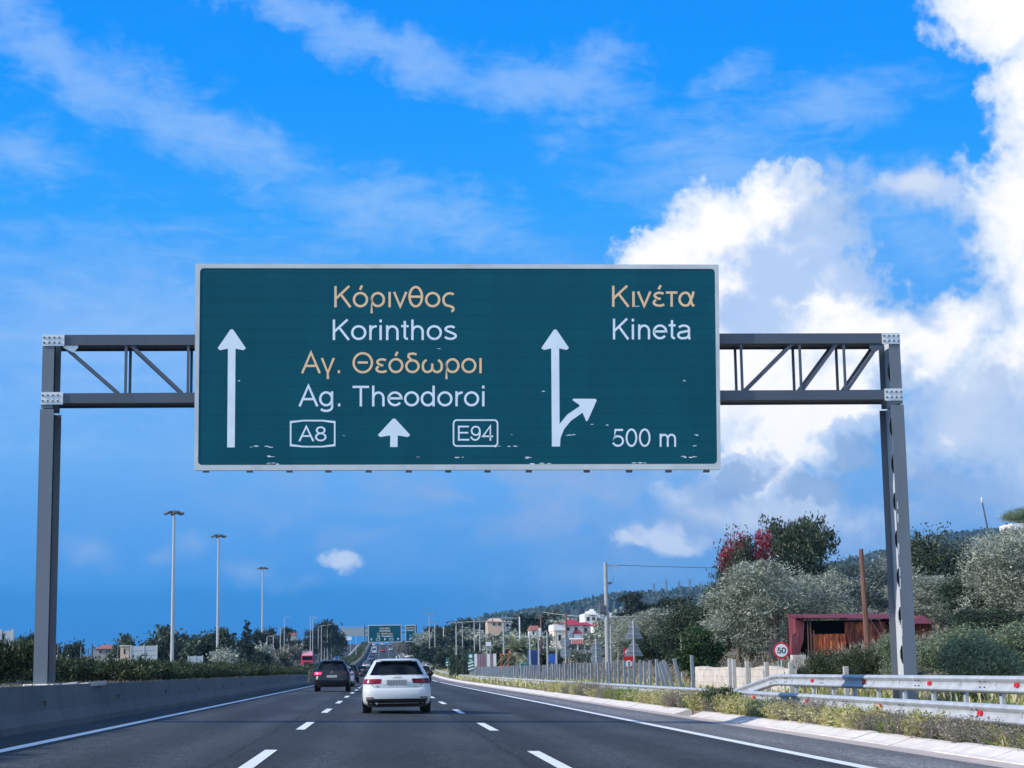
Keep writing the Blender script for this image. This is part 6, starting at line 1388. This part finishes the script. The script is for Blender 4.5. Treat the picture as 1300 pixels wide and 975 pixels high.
h5 = House(679, 808, 300, 'small white house with a pinkish tiled roof behind the palm tree'); h5.block(674, 684.5, 799.5, 812, 'white_wall', 0, 6, ground_=True); h5.hip(672.5, 686.5, 793.6, 800, 'roof_terracotta', d=6, ridge=.75); h5.window(676, 678, 802, 805)
h6 = House(664, 828, 320, 'white walled outbuilding half hidden by the palm tree'); h6.block(660, 668, 806, 814, 'white_wall', 0, 5, ground_=True); h6.block(676, 690, 812, 814, 'white_wall', -1, .3, 'wall', ground_=True); h6.window(662, 664, 808, 811)
h7 = House(134, 835, 340, 'long low house with a terracotta roof left of the motorway behind the hedge'); h7.block(118, 146, 824, 840, 'shade_grey', 0, 8, ground_=True); h7.hip(120, 144, 818.2, 824, 'roof_terracotta', d=8, ridge=.5); h7.window(126, 129, 826, 829); h7.window(134, 137, 826, 829); h7.window(140, 142.5, 826, 829)
h8 = House(156, 835, 300, 'small pale hut with a white flat roof left of the two bay noise barrier'); h8.block(152.5, 164, 820.6, 838, 'peach_wall', 0, 4, ground_=True); h8.block(151.5, 164.5, 819.2, 820.4, 'white_wall', -.3, 4.6, 'roof_slab'); h8.window(157, 159, 824, 830)
h9 = House(329, 825, 350, 'white house with a pinkish roof beside the third tall light mast'); h9.block(322, 338, 816, 830, 'white_wall', 0, 6, ground_=True); h9.hip(321, 339, 811.5, 816.5, 'roof_terracotta', d=6, ridge=.6); h9.window(325, 327, 818, 821); h9.window(332, 334, 818, 821)
h10 = House(368, 830, 470, 'pale house wall glimpsed between the pines left of the crimson lorry'); h10.block(364, 376, 806, 824, 'cream_wall', 0, 6, ground_=True); h10.hip(363, 377, 802, 806.5, 'roof_terracotta', d=6, ridge=.6); h10.window(366, 368, 809, 813)
# white roof terrace at the right edge
h11 = House(1310, 690, 125, 'white flat roofed house at the right edge with a green tree on its terrace', 9); h11.block(1285, 1390, 663.5, 674.5, 'white_wall', 0, 2.6, 'roof_slab'); h11.block(1330, 1390, 674.6, 760, 'cream_wall', 2.5, 6, ground_=True); h11.block(1292, 1296, 674.6, 760, 'shade_grey', 4, .4, 'roof_column', ground_=True); h11.window(1345, 1355, 690, 706, d0=2.47)
plant('olivebush', 1293, 646, 127, 44, 'round green tree growing on the white roof terrace at the right edge', base=668)
# ------------------------------------------------------------------ rusty shed
def rust_mat(name, base, rust, amt):
    m = bpy.data.materials.new(name); m.use_nodes = True; MATS[name] = m
    nt = NT(m.node_tree); b = nt.n['Principled BSDF']; tc = nt.node('ShaderNodeTexCoord'); P = tc.outputs['Object']
    s1 = nt.noise(nt.mapping(P, scale=(5, 5, .8)), 1.6, 7, .65); s2 = nt.noise(P, 1.3, 6, .6)
    c = nt.ramp(s1, [(.32, tuple(v * .5 for v in base)), (.55, base), (.7, tuple(min(1, v * 1.3) for v in base))])
    c = nt.mix(nt.smooth(nt.math('ADD', s1, nt.math('MULTIPLY', s2, .6)), 1.0 - amt, 1.12 - amt), c, rust)
    nt.l.new(c, b.inputs['Base Color']); b.inputs['Roughness'].default_value = .7
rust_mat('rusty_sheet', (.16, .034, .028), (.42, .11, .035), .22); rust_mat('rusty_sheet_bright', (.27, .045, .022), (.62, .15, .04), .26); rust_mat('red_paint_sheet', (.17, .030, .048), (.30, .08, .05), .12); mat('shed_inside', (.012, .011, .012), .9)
YSH = 78.0; b0 = at(1095, 838, YSH); so = Vector((b0.x, YSH, b0.z - 1.2)); shed = thing('rusty_shed', 'rusty red corrugated metal shed with a dark open bay on the slope', 'shed', so)
def SP(px, py, dy=0): q = at(px, py, YSH) - so; return Vector((q.x, dy, q.z))
def corr(x0, x1, y0, y1, m, d0, name, pitch=.15, amp=.02, bottom=None):
    a, b = SP(x0, y1), SP(x1, y0); n = max(4, int((b.x - a.x) / pitch * 4)); z0 = a.z if bottom is None else bottom
    mb = MB(); rows = []
    for dd in (0, .02):
        for z in ((z0, b.z) if dd == 0 else (b.z, z0)): rows.append([(a.x + (b.x - a.x) * i / n, d0 + dd + amp * sin(2 * pi * i / 4), z) for i in range(n + 1)])
    mb.grid(rows); return mb.build(name, m, shed)
corr(1031, 1073, 804.5, 832, 'rusty_sheet_bright', 0, 'front_sheet', bottom=0); corr(1074, 1126, 789, 818, 'rusty_sheet', .1, 'front_sheet'); corr(1126, 1184, 792, 826, 'rusty_sheet', .15, 'front_sheet', bottom=0)
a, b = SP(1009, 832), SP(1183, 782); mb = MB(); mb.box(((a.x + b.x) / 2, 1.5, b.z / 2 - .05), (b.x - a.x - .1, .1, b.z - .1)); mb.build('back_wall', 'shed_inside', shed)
mb = MB(); mb.box(((SP(1074, 0).x + SP(1126, 0).x) / 2, .4, .5), (SP(1126, 0).x - SP(1074, 0).x, .1, 1.0 + .6)); mb.build('plinth', 'shade_grey', shed)
# left side skin with its open edge
l0, l1 = SP(1009, 781), SP(1005, 830); mb = MB(); mb.box((SP(1011.5, 800).x, .75, l0.z / 2), (.06, 1.4, l0.z)); mb.build('side_wall', 'red_paint_sheet', shed)
mb = MB(); pts = [SP(1010.5, 783), SP(1020.5, 783), SP(1019.5, 812), SP(1014, 831), SP(1004.5, 831), SP(1005, 806), SP(1010, 803)]; mb.prism([(p.x, p.z) for p in pts][::-1], -.10, -.06); mb.build('front_sheet', 'red_paint_sheet', shed)
def roof_piece(x0, x1, yf, yb, d0=-.35, d1=1.6, m='red_paint_sheet', yf2=None):
    a, b = SP(x0, yf), SP(x1, yf if yf2 is None else yf2); r = SP(x0, yb).z - SP(x0, yf).z; mb = MB(); n = 26; rows = []
    for th in (0, .03):
        for k, (d, zz) in enumerate(((d0, 0), (d1, r)) if th == 0 else ((d1, r), (d0, 0))): rows.append([(a.x + (b.x - a.x) * i / n, d, a.z + (b.z - a.z) * i / n + zz + th + (.02 if i % 2 else 0)) for i in range(n + 1)])
    mb.grid(rows); mb.build('roof_sheet', m, shed)
roof_piece(1008, 1074, 786, 779.5); roof_piece(1066, 1140, 786.8, 778.8, -.30, 1.65); roof_piece(1126, 1186, 793.2, 781.5, -.5, 1.55)
for px, top in ((1024.5, 785), (1028, 786), (1032.5, 800)): q = SP(px, top); mb = MB(); mb.box((q.x, -.05, q.z / 2), (.05, .05, q.z)); mb.build('prop', 'wood_pole', shed)
for px0, y0, px1, y1 in ((1099, 782, 1110, 812), (1112, 786, 1119, 818)): mb = MB(); mb.tube([SP(px0, y0, -.45), SP(px1, y1, -1.2)], .012, 5); mb.build('rope', 'wire_dark', shed)
p = at(1014, 857, 72); top = at(1014, 831.5, 72).z; w = 17 / FPX * 72; mb = MB(); mb.box((0, 0, (top - p.z) / 2 - .2), (w, w * .8, top - p.z + .4)); tag(mb.build('block_pier', 'white_blockwork', None, loc=(p.x, 72, p.z)), 'square white block pier under the left corner of the rusty shed', 'pier')
# ------------------------------------------------------------------ yard things in the middle distance
rsp = np.random.RandomState(5); YPALM = 200.0; p = at(658, 810, YPALM); zb = ground(p.x, YPALM); hh = p.z - zb; t = thing('palm_tree', 'stout palm with a round crown of grey green fronds behind the steel posts', 'palm', (p.x, YPALM, zb)); mb = MB(); ht = hh * .60
mb.tube([(0, 0, -.2), (0, 0, ht * .6), (0, 0, ht)], [.38, .34, .42], 10); mb.build('trunk', 'bark', t)
V = []; F = []; k0 = 0
for k in range(72):
    a = rsp.uniform(0, 2 * pi); e = rsp.uniform(-.35, 1.35); L = 2.7 * rsp.uniform(.8, 1.15); pts = []
    for i in range(13):
        s = i / 12; r = L * s * cos(e) * (1 - .1 * s); z = ht + L * s * sin(e) - 1.2 * s * s * cos(e); pts.append(np.array([r * cos(a), r * sin(a), z]))
    sd = np.array([-sin(a), cos(a), 0])
    for i in range(1, 13):
        for sg_ in (-1, 1):
            for jj in range(2):
                b_ = pts[i] if jj == 0 else (pts[i] + pts[i - 1]) / 2; wl = .62 * sin(pi * min(1, .15 + i / 13)) ; tip = b_ + sd * sg_ * wl * 1.1 + (pts[i] - pts[i - 1]) * .9 + np.array([0, 0, -.12]); dr = (pts[i] - pts[i - 1]) * .6; V += [b_ - dr * .5, b_ + dr * .5, tip]; F.append((k0, k0 + 1, k0 + 2)); k0 += 3
me = raw_mesh('fronds', np.array(V), np.array(F)); link('fronds', me, 'palm_leaf', t)
mat('hoarding_purple', (.26, .16, .20), .8, var=.35, vscale=1.2, streak=(3, 3, .3)); mat('blue_paint', (.02, .06, .24), .5); mat('teal_skip', (.06, .24, .22), .6); mat('machine_orange', (.62, .13, .03), .5); mat('tarp_bright', (.02, .09, .42), .5)
def at_thing(name, label, cat, px, py, Y, base=None):
    p = at(px, py, Y); z = ground(p.x, Y); return thing(name, label, cat, (p.x, Y, z)), p.z - z, Y / FPX
t, h, s = at_thing('hoarding', 'faded purple and white board fence beside the yard left of the orange digger', 'fence', 616, 830, 240)
for k in range(7): mb = MB(); mb.box(((k - 3) * 4 * s, 0, h / 2), (4 * s - .04, .06, h)); mb.build('panel', 'hoarding_purple' if k in (1, 2, 3, 5) else 'white_wall', t)
t, h, s = at_thing('billboard', 'white board on two posts above the purple board fence', 'billboard', 620, 815, 245)
mb = MB(); mb.box((0, 0, h - 2.5 * s), (6.5 * s, .1, 5 * s)); mb.build('board', 'sign_face_white', t)
for x in (-2.2, 2.2): mb = MB(); mb.box((x * s, .1, h / 2), (.12, .12, h)); mb.build('post', 'pole_grey', t)
t, h, s = at_thing('digger', 'small orange digger with a dark cab standing in the yard left of the palm', 'digger', 641, 823, 205); 
mb = MB(); mb.box((0, 0, 1.55), (.95, .95, 1.3), bev=.1); mb.build('cab', 'window_dark', t)
for x in (-.47, .47): mb = MB(); mb.box((x, -.47, 1.55), (.08, .08, 1.4)); mb.build('cab_frame', 'machine_orange', t)
mb = MB(); mb.box((0, 0, 2.25), (1.05, 1.05, .12), bev=.03); mb.build('cab_roof', 'machine_orange', t)
mb = MB(); mb.box((.1, .1, .75), (1.5, 1.6, .5), bev=.08); mb.build('body', 'machine_orange', t); mb = MB(); mb.tube([(.3, -.7, 1.0), (.45, -1.5, 2.6), (.5, -2.6, 2.0)], .13, 6); mb.build('boom', 'machine_orange', t); mb = MB(); mb.prism([(-2.9, 1.3), (-2.4, 2.0), (-2.2, 1.2), (-2.6, 1.0)], .25, .75, 'yz'); mb.build('bucket', 'dark_steel', t)
for x in (-.6, .6): mb = MB(); mb.box((x, .1, .27), (.4, 1.9, .5), bev=.2); mb.build('track', 'rubber', t)
t, h, s = at_thing('shipping_container', 'dark blue container standing right of the palm tree', 'container', 678, 825.5, 195); mb = MB(); mb.box((0, 1.2, h / 2), (12 * s, 2.4, h)); bd = mb.build('body', 'blue_paint', t)
for k in range(8): mb = MB(); mb.box((-5.4 * s + k * 1.54 * s, -.02, h / 2), (.5 * s, .06, h * .9)); mb.build('rib', 'tarp_blue', bd)
t, h, s = at_thing('covered_stall', 'market stall covered by a bright blue tarpaulin', 'stall', 702, 830.5, 185); mb = MB(); mb.prism([(-5.6 * s, h - .9), (5.6 * s, h - .9), (5.4 * s, h - .1), (0, h + .05), (-5.4 * s, h - .1)], 0, 1.8); mb.build('tarpaulin', 'tarp_bright', t)
for x in (-5.2, -1.7, 1.7, 5.2): mb = MB(); mb.box((x * s, .1, (h - .8) / 2), (.1, .1, h - .8)); mb.build('leg', 'pole_white', t)
t, h, s = at_thing('skip', 'low teal skip behind the steel posts below the palm tree', 'skip', 667, 842, 188); mb = MB(); mb.loft([[(-5 * s, 0, .1), (5 * s, 0, .1), (5 * s, 1.6, .1), (-5 * s, 1.6, .1)], [(-6.5 * s, -.2, h), (6.5 * s, -.2, h), (6.5 * s, 1.8, h), (-6.5 * s, 1.8, h)]]); mb.build('tub', 'teal_skip', t); mb = MB(); mb.box((0, -.23, h - .06), (13.2 * s, .08, .1)); mb.build('rim', 'teal_skip', t)

# ------------------------------------------------------------------ the air
hz_m = bpy.data.materials.new('air_haze'); hz_m.use_nodes = True; nt = NT(hz_m.node_tree); nt.n.clear()
out = nt.node('ShaderNodeOutputMaterial'); pv = nt.node('ShaderNodeVolumePrincipled'); nt.l.new(pv.outputs[0], out.inputs['Volume'])
pv.inputs['Color'].default_value = (.22, .58, 1.0, 1); pv.inputs['Density'].default_value = HAZE; pv.inputs['Anisotropy'].default_value = 0.0
mb = MB(); mb.box((0, 2800, 160), (8060, 5780, 390)); o = mb.build('haze', hz_m); o['kind'] = 'stuff'
